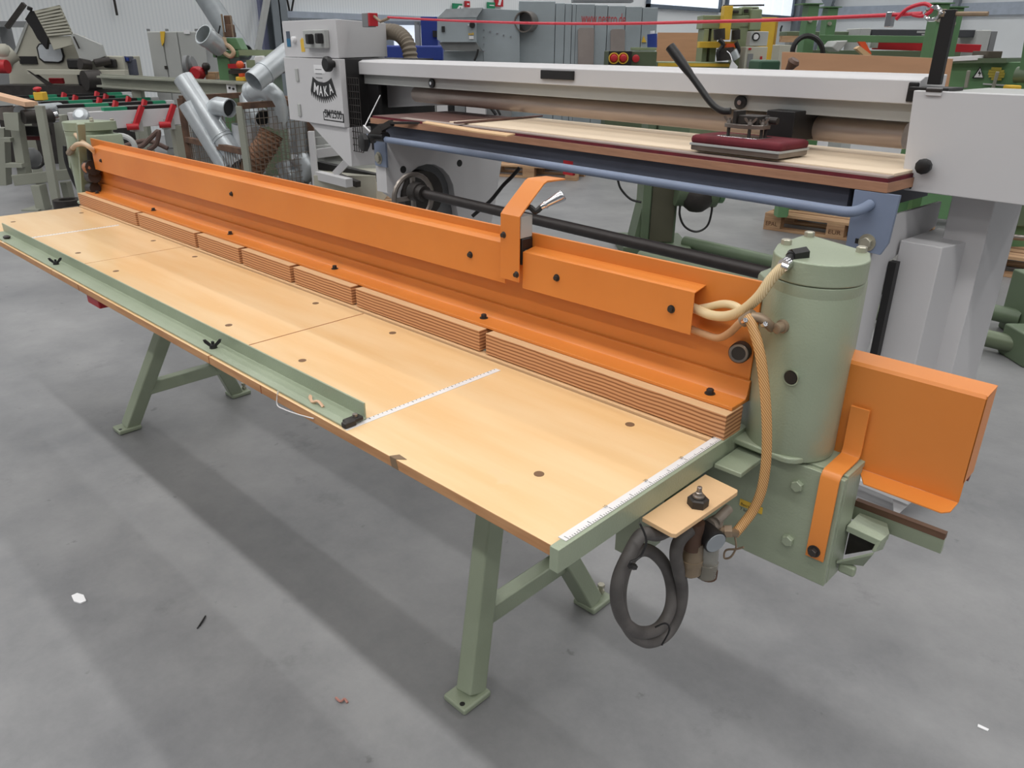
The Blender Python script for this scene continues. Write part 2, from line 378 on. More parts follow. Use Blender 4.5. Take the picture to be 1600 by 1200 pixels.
part('gouge', MB().prism([(x, YF - .0005, T - .018), (x + .018, YF - .0005, T - .018), (x + .012, YF - .0005, T + .0005), (x - .004, YF - .0005, T + .0005)], (0, .001, 0)).prism([(x - .004, YF, T + .0006), (x + .012, YF, T + .0006), (x + .026, YF + .012, T + .0006), (x + .004, YF + .014, T + .0006)], (0, 0, .0003)), mat('grey_scuff', (130, 108, 84), .8), press, label='grey scuff on the table front edge')
part('under_rail', MB().box(XL + .05, XR - .03, .69, .73, T - .045, T - .0195), dark, press)
part('ledge', MB().box(XL + .005, XR, YB + .003, 1.10, T - .012, T + .004), plyPale, press, .001)
# end bar with its rule
part('end_bar', MB().box(XR + .001, XR + .017, .652, 1.165, T - .031, T + .007), green, press, .001)
part('steel_rule', MB().box(XR - .003, XR + .011, .674, 1.118, T + .0072, T + .0085), tape, press)
tk = MB()
for k in range(88):
    y = .68 + k * .005
    tk.box(XR + .0105 - (.008 if k % 10 == 0 else .005 if k % 5 == 0 else .003), XR + .0105, y, y + .0009, T + .0085, T + .0088)
part('rule_marks', tk, inkm, press, kind='stuff')
for k in range(1, 5):
    lettering('rule_number', '%d0' % (k * 1), .008, (XR + .001, .68 + k * .1 - .006, T + .0088), (0, 1, 0), (-1, 0, 0), inkm, press)
# plywood pressure blocks with gaps
GX = [-3.53] + [g * 1.0307 for g in (-2.854, -2.397, -2.115, -1.833, -1.550, -1.091)] + [-.538]
for i in range(7):
    part('pressure_block', MB().box(GX[i] + (.0 if i == 0 else .010), GX[i + 1] - (.0 if i == 6 else .010), 1.083, 1.14, T + .007, .879), [plyPale, plyLay], press, .001, split='z')
part('backing_strip', MB().box(-3.52, -.56, 1.14, 1.165, T + .006, .878), brownl, press)
# orange angle rail, web plate and covers
part('angle_rail', MB().prism([(-3.5, 1.104, .8795), (-3.5, 1.164, .8795), (-3.5, 1.164, .918), (-3.5, 1.157, .918), (-3.5, 1.153, .893), (-3.5, 1.148, .8865), (-3.5, 1.104, .8865)], (2.96, 0, 0)), orange, press, .0015)
part('web_plate', MB().box(-3.5, -.545, 1.1645, 1.1715, .8795, 1.092), orange, press, .001)
for px, py in ((152, 302), (240, 329), (360, 366), (523, 420), (756, 497), (1109, 615)):
    p = W0.z(px, py, .8865); c = V3((p.x, p.y if 1.11 < p.y < 1.15 else 1.128, .8865))
    part('hex_nut', hexbolt(MB(), c, (0, 0, 1), .0065, .008, washer=.0015), dark, press)
def cover(x0, x1, z0, z1):
    yc = 1.128
    return part('hose_cover', MB().prism([(x0, yc, z0), (x0, yc, z1), (x0, 1.1645, z1 + .006), (x0, 1.1645, z1 + .004), (x0, yc + .002, z1 - .002), (x0, yc + .002, z0)], (x1 - x0, 0, 0)), orange, press, .0007)
c1 = cover(-3.40, -1.10, .983, 1.069); c2 = cover(-1.05, -.648, .983, 1.060)
for par, pts in ((c1, ((158, 251), (362, 303), (735, 398))), (c2, ((870, 434), (1049, 483)))):
    for u, v in pts:
        p = W0.y(u, v, 1.128); part('screw', MB().lathe((p.x, 1.128, p.z), (0, -1, 0), [(0, .0075), (.001, .0075), (.0012, .0052), (.006, .0048), (.0065, .003)], 14), dark, par)
# lever bracket standing on the rail
br = part('guard_bracket', MB().prism([(-1.104, 1.118, .997), (-1.104, 1.118, 1.132), (-1.104, 1.128, 1.141), (-1.104, 1.190, 1.190), (-1.104, 1.20, 1.194), (-1.104, 1.257, 1.192), (-1.104, 1.257, 1.189), (-1.104, 1.20, 1.190), (-1.104, 1.191, 1.187), (-1.104, 1.130, 1.138), (-1.104, 1.121, 1.130), (-1.104, 1.121, .997)], (.053, 0, 0)), orange, press, .0006)
for u, v in ((787, 367), (807, 429)):
    p = W0.y(u, v, 1.118); part('screw', MB().lathe((p.x, 1.118, p.z), (0, -1, 0), [(0, .007), (.0012, .005), (.006, .0045)], 14), dark, br)
part('valve_block', MB().box(-1.098, -1.056, 1.128, 1.163, 1.085, 1.13), lgrey, press, .002)
part('valve_body', MB().box(-1.094, -1.054, 1.13, 1.163, 1.03, 1.085), black, press, .003)
part('valve_fitting', MB().cyl((-1.054, 1.142, 1.052), (-1.036, 1.142, 1.048), .006, 12).cyl((-1.060, 1.142, 1.053), (-1.046, 1.142, 1.051), .009, 6), zinc, press)
lv = part('valve_lever', MB().tube(smooth_path([(-1.078, 1.14, 1.13), (-1.072, 1.146, 1.143), (-1.056, 1.154, 1.146), (-1.046, 1.16, 1.138), (-1.04, 1.17, 1.146)], 5), .006, 8), black, press)
part('lever_grip', MB().lathe((-1.04, 1.17, 1.146), (.62, .62, .48), [(0, .006), (.008, .007), (.009, .0085), (.012, .0085), (.013, .007), (.018, .0075), (.045, .0115), (.05, .011), (.052, .008)], 16), chrome, lv)

# ---------------- end columns
def hull2(pts):
    pts = sorted(set((round(a, 5), round(b, 5)) for a, b in pts))
    def half(ps):
        h = []
        for p in ps:
            while len(h) > 1 and (h[-1][0] - h[-2][0]) * (p[1] - h[-2][1]) - (h[-1][1] - h[-2][1]) * (p[0] - h[-2][0]) <= 0: h.pop()
            h.append(p)
        return h[:-1]
    return half(pts) + half(pts[::-1])
def circ(x, y, r, n=28): return [(x + r * math.cos(2 * math.pi * i / n), y + r * math.sin(2 * math.pi * i / n)) for i in range(n)]
def column(xc, sg):
    yc = 1.215
    X = lambda d: xc + sg * d
    cx, cy = X(.010), yc - .025
    mb = MB(); R = []
    slab = circ(X(-.083), yc - .012, .014, 12) + circ(X(-.083), yc + .085, .014, 12) + circ(X(.03), yc + .06, .03, 16)
    for z, k in ((.812, .985), (.817, 1.0), (.90, .995), (1.0, .985), (1.092, .975), (1.098, .955)):
        hp = hull2(circ(cx, cy, .072, 40) + slab); R.append([V3((xc + (a - xc) * k, yc + (b - yc) * k, z)) for a, b in hp])
    mb.rings(R)
    mb.rings([[V3((cx + (a - cx) * k, cy + (b - cy) * k, z)) for a, b in hull2(circ(cx, cy, .068, 40) + circ(X(0), yc + .04, .045, 16))] for z, k in ((1.05, .98), (1.085, .99), (1.097, 1.03), (1.112, 1.04))])
    body = part('column', mb, green, press, .003)
    ears = [(X(-.058), yc - .006), (X(-.056), yc + .076), (X(.050), yc + .03)]
    pts = circ(cx, cy, .072, 40)
    for e in ears: pts += circ(e[0], e[1], .014, 12)
    hp = hull2(pts)
    cap = part('column_cap', MB().prism([(a, b, 1.1125) for a, b in hp], (0, 0, .036)), green, press, .003)
    for e in ears: part('cap_bolt', hexbolt(MB(), (e[0], e[1], 1.1485), (0, 0, 1), .0085, .009), zinc, cap)
    # foot lug with bolt
    lug = part('foot_lug', MB().prism([(a, b, .812) for a, b in hull2(circ(X(-.075), yc - .075, .018, 16) + circ(X(.03), yc - .07, .03, 16) + circ(X(-.05), yc, .03, 12))], (0, 0, .012)), green, press, .004)
    part('lug_bolt', MB().lathe((X(-.078), yc - .078, .824), (0, 0, 1), [(0, .006), (.006, .0055), (.007, .004)], 12), rust, lug)
    return body
XC = -.478
col = column(XC, 1)
p = W0.y(1240, 587, 1.128)
part('bore', MB().lathe((p.x, 1.1165, p.z), (0.1, 1, 0), [(0, .0135), (.0005, .0118), (.001, .0115), (.02, .011)], 20, False), green, col)
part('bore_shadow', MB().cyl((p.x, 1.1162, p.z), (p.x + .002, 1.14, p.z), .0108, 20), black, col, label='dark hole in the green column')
colL = column(-3.63, -1)
# lower box of the right end
bx = part('base_plate', MB().box(-.592, -.349, 1.14, 1.152, .598, .808), green, press, .002)
part('side_flange', MB().box(-.356, -.3485, 1.1525, 1.215, .598, .806), green, press, .002)
part('bottom_flange', MB().box(-.59, -.349, 1.1525, 1.215, .598, .605), green, press, .001)
part('top_flange', MB().box(-.59, -.349, 1.1525, 1.235, .80, .8115), green, press, .002)
part('tab_plate', MB().box(-.534, -.484, 1.052, 1.139, .794, .803), green, press, .002)
for u, v in ((1247, 758), (1232, 843)):
    p = W0.y(u, v, 1.14); part('plate_bolt', hexbolt(MB(), (p.x, 1.14, p.z), (0, -1, 0), .0105, .009), green, bx)
p = W0.y(1157, 779, 1.14); q = W0.y(1186, 800, 1.14)
lb = part('label_plate', MB().box(p.x, q.x + .006, 1.1388, 1.1398, q.z - .002, p.z), yellow, bx)
lettering('lettering', 'Betriebs', .008, (p.x + .003, 1.1385, p.z - .011), (1, 0, 0), (0, 0, 1), inkm, lb, width=.027, thick=.0003)
lettering('lettering', '7 bar 15', .008, (p.x + .003, 1.1385, p.z - .021), (1, 0, 0), (0, 0, 1), inkm, lb, width=.027, thick=.0003)
# orange strap
st = MB(); w = .0245; xs0 = -.387
prof = [(1.1385, .648), (1.1385, .803), (1.143, .810), (1.148, .812), (1.205, .813), (1.213, .816), (1.217, .824), (1.217, .905)]
th = .0045
for (y0, z0), (y1, z1) in zip(prof[:-1], prof[1:]):
    pass
inner = [(y - th, z) if i < 2 else (y - th * .6, z + th * .7) if i < 4 else (y, z + th) if i < 5 else (y - th * .7, z + th * .6) if i < 7 else (y - th, z) for i, (y, z) in enumerate(prof)]
poly = [(xs0, y, z) for y, z in prof] + [(xs0, y, z) for y, z in inner[::-1]]
strap = part('strap', MB().prism(poly, (.031, 0, 0)), orange, press, .0008)
part('strap_bolt', hexbolt(MB(), (xs0 + .0135, 1.134, .663), (0, -1, 0), .0075, .008, washer=.002), dark, strap)
# orange end cover
EY = 1.2215
ec = part('end_cover', MB().prism([(-.43, EY, .795), (-.43, EY, .972), (-.43, EY + .004, .977), (-.43, EY + .052, .979), (-.43, EY + .052, .977), (-.43, EY + .005, .974), (-.43, EY + .002, .97), (-.43, EY + .002, .795)], (.2275, 0, 0)).box(-.2045, -.2025, EY, EY + .05, .83, .977), orange, press, .0006)
part('cover_lip', MB().prism([(-.352, EY, .795), (-.203, EY, .795), (-.205, EY - .028, .791), (-.215, EY - .037, .789), (-.335, EY - .034, .789), (-.349, EY - .012, .793)], (0, 0, -.002)), orange, ec)
part('buffer', MB().cyl((-.2035, EY + .035, .826), (-.215, EY + .035, .826), .007, 12), mat('dull_red_rubber', (124, 48, 36), .6), ec)
# cast channel bracket and flat bar behind the base
cb = MB().prism([(-.347, 1.19, .70), (-.347, 1.245, .70), (-.30, 1.245, .70), (-.288, 1.225, .695), (-.292, 1.20, .690)], (0, 0, -.012))
cb.prism([(-.288, 1.225, .695), (-.292, 1.20, .690), (-.296, 1.195, .668), (-.292, 1.225, .660)], (-.006, 0, 0))
cb.prism([(-.347, 1.175, .635), (-.298, 1.192, .668), (-.298, 1.20, .668), (-.31, 1.20, .635), (-.347, 1.20, .622)], (0, 0, -.006))
part('cast_bracket', cb, green, press, .003)
part('hollow_shade', MB().prism([(-.347, 1.212, .690), (-.298, 1.214, .683), (-.298, 1.214, .664), (-.347, 1.212, .628)], (0, .02, 0)), dark, press)  # dark block inside the channel, standing in for the shade there
part('cast_slot', MB().box(-.347, -.318, 1.186, 1.20, .606, .626), green, press, .005)
fb = part('flat_bar', MB().box(-.36, -.213, 1.252, 1.262, .677, .714), green, press, .001)
part('bar_edge', MB().box(-.36, -.2128, 1.2512, 1.2628, .7050, .7165), rust, fb)
# main beam and A-frame stands
part('main_beam', MB().box(-3.6, -.60, 1.085, 1.2, .62, .804), greenD, press)
def stand(x, tx):
    h = .62
    fr = part('stand_leg', MB().bar((x, .948, .012), (x + tx * h, .948 + .43 * h, h + .012), .054, .054, (0, 1, 0)), green, press, .006)
    bk = part('stand_leg', MB().bar((x, 1.412, .012), (x + tx * h, 1.412 - .43 * h, h + .012), .054, .054, (0, 1, 0)), green, press, .006)
    part('stretcher', MB().bar((x + tx * .17, .948 + .08, .17), (x + tx * .17, 1.412 - .08, .17), .042, .052), green, press, .005)
    for leg, y, s in ((fr, .948, -1), (bk, 1.412, 1)):
        part('foot_plate', MB().box(x - .038, x + .038, y - .045 + s * .012, y + .045 + s * .012, 0, .018), green, leg, .006)
        if s > 0:
            part('foot_bolt', MB().cyl((x + .004, y + .041, .017), (x + .004, y + .041, .045), .006, 10).lathe((x + .004, y + .041, .021), (0, 0, 1), [(0, .010), (.008, .010)], 6).lathe((x + .004, y + .041, .038), (0, 0, 1), [(0, .0105), (.010, .0105)], 6), zinc, leg)
        else: part('bolt_hole', MB().cyl((x + .018, y - .045, .0178), (x + .018, y - .045, .0186), .0065, 14), black, leg)
stand(-1.038, -.25); stand(-3.07, .25)
# gusset hanging below the end bar near the air unit
gp = W0.y(975, 845, 1.0)
part('hanger_block', MB().box(gp.x - .02, gp.x + .03, 1.0, 1.08, gp.z - .03, .80), green, press, .002)
# ---------------- angle fence on the table
fx0 = W0.z(8, 374, T).x - .12; fx1 = -1.047
fence = part('angle_fence', MB().prism([(fx0, .668, T + .001), (fx0, .716, T + .001), (fx0, .716, T + .034), (fx0, .7125, T + .034), (fx0, .7125, T + .005), (fx0, .668, T + .005)], (fx1 - fx0, 0, 0)), green, press, .0006)
for u, v, an in ((88, 413, .9), (336, 543, .9)):
    p = W0.z(u, v, T + .005); wingnut((p.x, .688, T + .005), .017, an, black, fence)
p = W0.z(15, 372, T + .005); part('clamp_nut', MB().ball((p.x, .687, T + .01), .012, 10, (1.3, 1, .5)), dark, fence)
part('clamp_shoe', MB().box(fx1 - .012, fx1 + .006, .672, .707, T + .005, T + .013).box(fx1 - .006, fx1 + .008, .665, .69, T + .001, T + .012), dark, fence, .003)
part('clamp_screw', MB().cyl((fx1 - .004, .695, T + .013), (fx1 - .004, .695, T + .018), .005, 10), steel, fence)
# ---------------- air hoses and service unit at the right end
def yp(u, v, y): return W0.y(u, v, y)
def xp(u, v, x): return W0.x(u, v, x)
part('air_hose', MB().tube(smooth_path([yp(1075, 478, 1.15), yp(1088, 483, 1.148), yp(1110, 492, 1.138), yp(1135, 494, 1.125), yp(1160, 485, 1.112), yp(1185, 464, 1.102), yp(1205, 436, 1.105), yp(1226, 414, 1.114)], 6), .0085, 12), ribbed, press, label='clear ribbed air hose')
part('air_hose', MB().tube(smooth_path([yp(1080, 484, 1.155), yp(1105, 480, 1.152), yp(1130, 475, 1.145), yp(1150, 479, 1.135), yp(1166, 492, 1.12), yp(1168, 500, 1.10)], 6), .007, 10), ribbed, press)
part('air_hose', MB().tube(smooth_path([yp(1080, 514, 1.15), yp(1100, 522, 1.145), yp(1122, 528, 1.135), yp(1140, 520, 1.12), yp(1156, 505, 1.105), yp(1166, 500, 1.098)], 6), .0065, 10), mat('dusty_hose', (196, 152, 112), .55), press)
part('air_hose', MB().tube(smooth_path([yp(1168, 495, 1.088), yp(1174, 505, 1.085), yp(1186, 545, 1.08), yp(1194, 600, 1.078), yp(1198, 660, 1.078), yp(1197, 720, 1.08), yp(1190, 765, 1.08), yp(1177, 797, 1.075), yp(1160, 820, 1.06), yp(1147, 835, 1.045)], 7), .0082, 12), braid, press, label='braided brown air hose hanging down to the regulator')
brass = mat('dusty_brass', (158, 138, 116), .5, .4, .2, 30)
part('hose_tee', MB().cyl(yp(1160, 503, 1.095), yp(1178, 491, 1.095), .0095, 12).tube(smooth_path([yp(1174, 495, 1.09), yp(1188, 497, 1.095), yp(1198, 504, 1.10), yp(1206, 512, 1.115)], 4), .008, 10), brass, press)
part('hose_clamp_screw', MB().cyl(yp(1161, 502, 1.08), yp(1165, 500, 1.075), .004, 10).cyl(yp(1192, 508, 1.085), yp(1196, 506, 1.08), .004, 10), chrome, press)
f0 = yp(1212, 514, 1.105)
part('banjo_fitting', MB().lathe(f0, (0.25, 1, 0.1), [(0, .004), (0, .006), (.001, .0085), (.012, .0085), (.013, .011), (.03, .011)], 14), brass, press)
e0 = yp(1238, 399, 1.135); e1 = yp(1230, 411, 1.118)
part('elbow_fitting', MB().lathe(e0, e1 - e0 + V3((0, .0, 0)), [(-.004, .009), (.004, .009), (.005, .0075), (.016, .0075), (.018, .0085), (.022, .0085)], 12).cyl(e0 + V3((0, -.004, 0)), e0 + V3((.012, .02, .002)), .0105, 6), black, press)
part('hose_clamp', MB().lathe(e1, yp(1220, 417, 1.10) - e1, [(0, .0098), (.011, .0098)], 12).cyl(yp(1222, 414, 1.095), yp(1232, 418, 1.095), .004, 8), chrome, press)
p = yp(1153, 551, 1.15)
dsk = part('roller', MB().lathe((p.x, 1.164, p.z), (.25, -1, .12), [(0, .017), (.004, .018), (.022, .018), (.024, .017)], 22), dark, press)
part('roller_ring', MB().lathe(V3((p.x, 1.164, p.z)) + V3((.25, -1, .12)).normalized() * .0242, (.25, -1, .12), [(0, .0165), (.001, .0155), (.0005, .012), (-.002, .0115)], 22, False), steel, dsk)
# wooden shelf with the big nut
bd = part('shelf_board', MB().prism([(-.5355, .847, .7845), (-.480, .842, .7845), (-.4745, .846, .7845), (-.468, 1.014, .7845), (-.4715, 1.020, .7845), (-.5345, 1.027, .7845)], (0, 0, .0075)), plyPale, press, .0008)
c = W0.z(1090, 789, .792)
part('hex_nut', MB().lathe((c.x, c.y, .7921), (0, 0, 1), [(0, .0165), (.012, .0165), (.014, .014)], 6).lathe((c.x, c.y, .8060), (0, 0, 1), [(0, .010), (.001, .010)], 16), dark, bd)
part('stud', MB().lathe((c.x, c.y, .797), (0, 0, 1), [(0, .0095), (.013, .0095), (.014, .006), (.018, .0055), (.019, .004), (.027, .004), (.028, .003)], 12), steel, bd)
# filter, gauge, regulator
XG = -.497
def vcyl(name, u, v0, v1, r, m, x=XG, lab=None, bowl=False):
    a = xp(u, v0, x); b = xp(u, v1, x); b.y = a.y
    h = a.z - b.z
    prof = [(0, r * .55), (.004, r * .75), (.007, r), (h * .35, r), (h * .36, r * 1.08), (h * .5, r * 1.08), (h * .51, r), (h, r * .95)] if bowl else [(0, r), (h, r)]
    return part(name, MB().lathe(b, (0, 0, 1), prof, 18), m, press, label=lab)
vcyl('regulator_body', 1086, 815, 852, .0155, rust)
vcyl('oil_bowl', 1084, 845, 893, .0175, mat('dirty_brown_bowl', (128, 112, 92), .3, 0, .3, 20), bowl=True)
vcyl('water_bowl', 1108, 850, 897, .0175, glassc, x=-.482, bowl=True)
vcyl('bowl_cap', 1106, 890, 899, .0165, rust, x=-.482)
g0 = xp(1104, 832, -.485); gd = V3((.75, -.35, -.10))
ga = part('pressure_gauge', MB().lathe(g0, gd, [(-.012, .016), (.018, .018), (.019, .0195), (.025, .0195), (.026, .018)], 22), black, press)
part('gauge_glass', MB().lathe(g0 + gd.normalized() * .0261, gd, [(0, .0175), (.0008, .0172)], 22), mat('gauge_face', (150, 156, 162), .12, 0, .1, 30), ga)
part('regulator_knob', MB().cyl(xp(1118, 815, -.48), xp(1138, 795, -.48), .0085, 12).cyl(xp(1108, 822, -.485), xp(1120, 815, -.485), .012, 10), mat('clear_grey_knob', (140, 132, 122), .35, 0, .3, 30), press)
part('outlet_nipple', MB().cyl(xp(1120, 826, -.48), yp(1149, 833, 1.045), .0075, 10).lathe(xp(1132, 830, -.475), (.5, .3, .1), [(0, .011), (.012, .011)], 6), brass, press)
part('tie_cord', MB().tube(smooth_path([yp(1148, 838, 1.05), yp(1150, 855, 1.045), yp(1142, 870, 1.04), yp(1132, 872, 1.04), yp(1134, 860, 1.04), yp(1150, 858, 1.04), yp(1162, 855, 1.04)], 5), .0018, 6), brass, press)
# coiled rubber supply hose
hp = [(1012, 806, -.545), (1003, 835, -.545), (982, 868, -.548), (966, 905, -.55), (964, 940, -.55), (976, 972, -.548), (1000, 988, -.545), (1028, 982, -.54), (1046, 955, -.54), (1050, 920, -.545), (1040, 885, -.552), (1018, 862, -.558), (996, 862, -.562), (978, 885, -.562), (969, 925, -.56), (973, 962, -.557), (990, 992, -.552), (1015, 1003, -.545), (1042, 990, -.538), (1060, 958, -.532), (1066, 922, -.528), (1060, 890, -.525), (1056, 866, -.522), (1062, 844, -.52), (1078, 828, -.517)]
part('supply_hose', MB().tube(smooth_path([V3((-.505, .895, .768)), V3((-.515, .865, .762))] + [xp(q[0], q[1], q[2] + .02) for q in hp[1:]], 6), .0105, 12), rubber, press, label='coiled dusty black rubber hose under the shelf')
part('cable_tie', MB().tube(smooth_path([xp(1000, 818, -.508), xp(1010, 845, -.50), xp(1000, 870, -.505), xp(985, 878, -.51), xp(990, 884, -.51)], 4), .0018, 6).cyl(xp(985, 884, -.51), xp(992, 886, -.51), .005, 6), black, press)
part('cable_tie', MB().tube(smooth_path([xp(1024, 980, -.505), xp(1040, 974, -.50), xp(1046, 985, -.495), xp(1034, 1008, -.50)], 4), .0016, 6), black, press)
# string, shaving, red switch, left-end hoses
part('string', MB().tube(smooth_path([V3((W0.z(428, 618, T).x, .664, T + .006)), yp(433, 632, .66), yp(445, 640, .659), yp(468, 648, .659), yp(490, 654, .66)], 6), .0012, 6), tape, press)
part('wood_shaving', MB().tube(smooth_path([W0.z(484, 617, T + .008), W0.z(488, 628, T + .006), W0.z(497, 627, T + .012), W0.z(505, 636, T + .006)], 5), [.001, .003, .004, .003] + [.003] * 12, 5), pine, press)
p = W0.y(153, 468, .70)
part('stop_switch', MB().box(p.x - .06, p.x + .03, .69, .76, p.z - .02, .80), red, press, .004, label='dark red switch under the table edge')
part('air_hose', MB().tube(smooth_path([yp(105, 192, 1.17), yp(115, 206, 1.15), yp(128, 221, 1.13), yp(140, 230, 1.125), yp(150, 240, 1.14)], 5), .009, 10), mat('cream_hose', (206, 178, 148), .5), press, label='cream hose from left column cap into orange cover')
part('air_hose', MB().tube(smooth_path([yp(110, 237, 1.12), yp(118, 227, 1.10), yp(130, 225, 1.10), yp(141, 231, 1.11), yp(150, 240, 1.14)], 5), .009, 10), MATS['cream_hose'], press)
part('hose_nut', MB().cyl(yp(108, 239, 1.12), yp(114, 232, 1.11), .013, 8), brass, press)
part('guide_rail', MB().bar(yp(126, 193, 1.13), yp(133, 302, 1.13), .03, .014, (1, 0, 0)), green, press, .002)
part('guide_rail', MB().bar(yp(112, 190, 1.16), yp(119, 262, 1.16), .05, .02, (1, 0, 0)), green, press, .002)
part('spring_guide', MB().cyl(yp(139, 262, 1.13), yp(146, 262, 1.13), .03, 14).cyl(yp(141, 276, 1.13), yp(148, 276, 1.13), .025, 14).cyl(yp(141, 294, 1.13), yp(149, 294, 1.13), .022, 12).box(yp(140, 250, 1.16).x, yp(147, 250, 1.16).x, 1.15, 1.19, .86, 1.05), dark, press)
part('rust_knob', MB().ball(yp(137, 262, 1.115), .022, 12), mat('copper_brown', (170, 120, 92), .5, .2, .2, 30), press)
# ================================================================ scraps on the floor
def scrap(name, pts, m, label, cat, th=.001):
    q = [W0.z(u, v, .0005) for u, v in pts]; return solo(name, MB().prism(q, (0, 0, th)), m, label, cat)
scrap('paper_scrap', ((112, 932), (121, 928), (131, 931), (135, 940), (126, 944), (116, 941)), paper, 'crumpled white scrap on bare floor at far left', 'scrap', .004)
solo('wire_scrap', MB().tube(smooth_path([W0.z(308, 982, .002), W0.z(316, 970, .006), W0.z(321, 962, .002), W0.z(312, 978, .002)], 4), .0018, 6), black, 'short bent black wire lying on the shaded floor', 'wire')
solo('wood_chip', MB().tube(smooth_path([W0.z(525, 1090, .003), W0.z(532, 1096, .006), W0.z(538, 1092, .004), W0.z(543, 1098, .002)], 4), .003, 6), mat('reddish_chip', (170, 120, 110), .7), 'curled reddish wood chip on floor left of near front foot', 'wood chip')
scrap('wood_sliver', ((1528, 1132), (1545, 1140), (1543, 1143), (1527, 1136)), paper, 'thin white sliver on floor at lower right', 'scrap', .002)
# ================================================================ the long belt sander (turned 5 degrees)
def sy(u, v, y): return F1.y(u, v, y)
def sz(u, v, z): return F1.z(u, v, z)
def sx(u, v, x): return F1.x(u, v, x)
sander = thing('belt_sander', 'white long-belt sander with blue-grey table frame, behind the orange press', 'sander', (-2.6, 2.7, 0), F1)
TF = 2.42                                          # table front
tl, tr = -3.98, -1.03; zt = 1.075
pl = part('table_plate', MB().box(tl, tr, TF, 3.02, zt - .035, zt - .004), [brownl, mat('brown_ply_edge', (176, 130, 102), .6, 0, .2, 9, stretch=(1, 1, 8))], sander, .002, split='z')
part('belt_strip', MB().box(tl + .02, tr - .005, TF + .004, 2.98, zt - .004, zt + .008), [brownl, maroon], sander, split='z')
part('table_board', MB().box(-3.3, tr - .01, TF + .05, 2.98, zt + .008, zt + .018), felt, sander, .002)
part('edge_strip', MB().box(tl + .3, tr - .008, TF + .006, TF + .048, zt + .008, zt + .013), mat('grey_edge_strip', (176, 160, 152), .6), sander)
part('table_apron', MB().box(tl + .05, tr - .13, TF + .03, TF + .07, .955, zt - .035), navy, sander)
part('table_apron', MB().box(tr - .115, tr - .10, TF + .05, 3.0, .955, zt - .035), navy, sander)
# rail with bend into its bracket
rl = [sy(566, 213, TF - .06), sy(602, 218, TF - .06), sy(800, 249, TF - .06), sy(1000, 281, TF - .06), sy(1200, 312, TF - .06), sy(1300, 328, TF - .06), sy(1330, 331, TF - .06), sy(1348, 326, TF - .03), sy(1360, 319, TF + .0)]
part('front_rail', MB().tube(smooth_path(rl, 4), .0165, 12), blue, sander)
a = sy(1337, 297, TF); b = sy(1385, 398, TF)
bkR = part('rail_bracket', MB().prism([(a.x - .004, TF, zt - .036), (b.x + .004, TF, zt - .036), (b.x - .002, TF, b.z + .035), (b.x - .02, TF, b.z - .005), (a.x, TF, b.z + .0)], (0, .012, 0)), blue, sander, .001)
p = sy(1355, 379, TF); part('bracket_bolt', hexbolt(MB(), (p.x, TF, p.z), (0, -1, 0), .019, .014, washer=.003), zinc, bkR)
p = sy(1342, 377, TF); part('slot', MB().box(p.x - .012, p.x + .005, TF - .0008, TF + .001, p.z - .008, p.z + .008), black, bkR)
a = sy(584, 222, TF); b = sy(604, 262, TF)
bkL = part('rail_bracket', MB().box(a.x, b.x, TF, TF + .012, b.z, a.z + .02), blue, sander, .001)
p = sy(592, 247, TF); part('bracket_bolt', hexbolt(MB(), (p.x, TF, p.z), (0, -1, 0), .024, .014, washer=.003), zinc, bkL)
# clamp levers at the left rail end
part('clamp_knob', MB().lathe(sy(577, 222, TF - .1), (-.2, -1, 0), [(0, .02), (.02, .05), (.045, .05), (.05, .04)], 8).cyl(sy(583, 212, TF - .06), sy(603, 214, TF - .06), .028, 10), black, sander)
part('clamp_arm', MB().bar(sy(580, 217, TF - .07), sy(598, 200, TF - .07), .03, .05).bar(sy(598, 200, TF - .07), sy(612, 192, TF - .06), .03, .03).bar(sy(612, 192, TF - .06), sy(660, 192, TF + .02), .03, .012), dark, sander)
part('wire_loop', MB().tube([sy(594, 149, TF + .3), sy(570, 197, TF - .02), sy(578, 205, TF - .05)], .0035, 6).tube([sy(568, 196, TF - .02), sy(582, 210, TF - .06)], .0035, 6), paper, sander)
# loose strips on the table
st1 = solo('wood_strip', MB().prism([sz(660, 193, zt + .0135), sz(667, 191, zt + .0135), sz(750, 204, zt + .0135), sz(805, 211, zt + .0135), sz(792, 214, zt + .0135), sz(740, 207, zt + .0135)], (0, 0, .006)), plyPale, 'long pale wood strip lying at left front of sander table', 'wood strip', F1)
st2 = solo('wood_strip', MB().bar(sz(712, 192, zt + .0245), sz(845, 181, zt + .0245), .03, .008), brownl, 'thin brown strip laid diagonally across the sander table', 'wood strip', F1)
# beam (belt hood)
BY = 2.72
bl, brx = -4.62, -1.12
part('beam_hood', MB().prism([(bl, BY, 1.278), (bl, BY, 1.350), (bl, BY + .03, 1.362), (bl, BY + .2, 1.366), (bl, BY + .2, 1.278)], (brx - bl, 0, 0)), white, sander, .003)
bw = part('beam_web', MB().box(bl + .05, brx, BY + .035, BY + .16, 1.222, 1.2775), lgrey, sander, .002)
for u, v in ((676, 120), (1160, 150)):
    p = sy(u, v, BY + .035); part('round_lock', MB().lathe((p.x, BY + .035, 1.25), (0, -1, 0), [(0, .024), (.012, .026), (.014, .02)], 16), black, bw)
    part('lock_core', MB().lathe((p.x, BY + .0205, 1.25), (0, -1, 0), [(0, .01), (.004, .009)], 10), chrome, bw)
p = sy(847, 114, BY); q = sy(898, 118, BY)
part('hood_handle', MB().box(p.x, q.x, BY - .012, BY, p.z - .026, p.z + .014), black, sander, .003)
part('hood_end', MB().box(brx - .035, brx - .002, BY - .006, BY + .2, 1.285, 1.345), black, sander, .004)
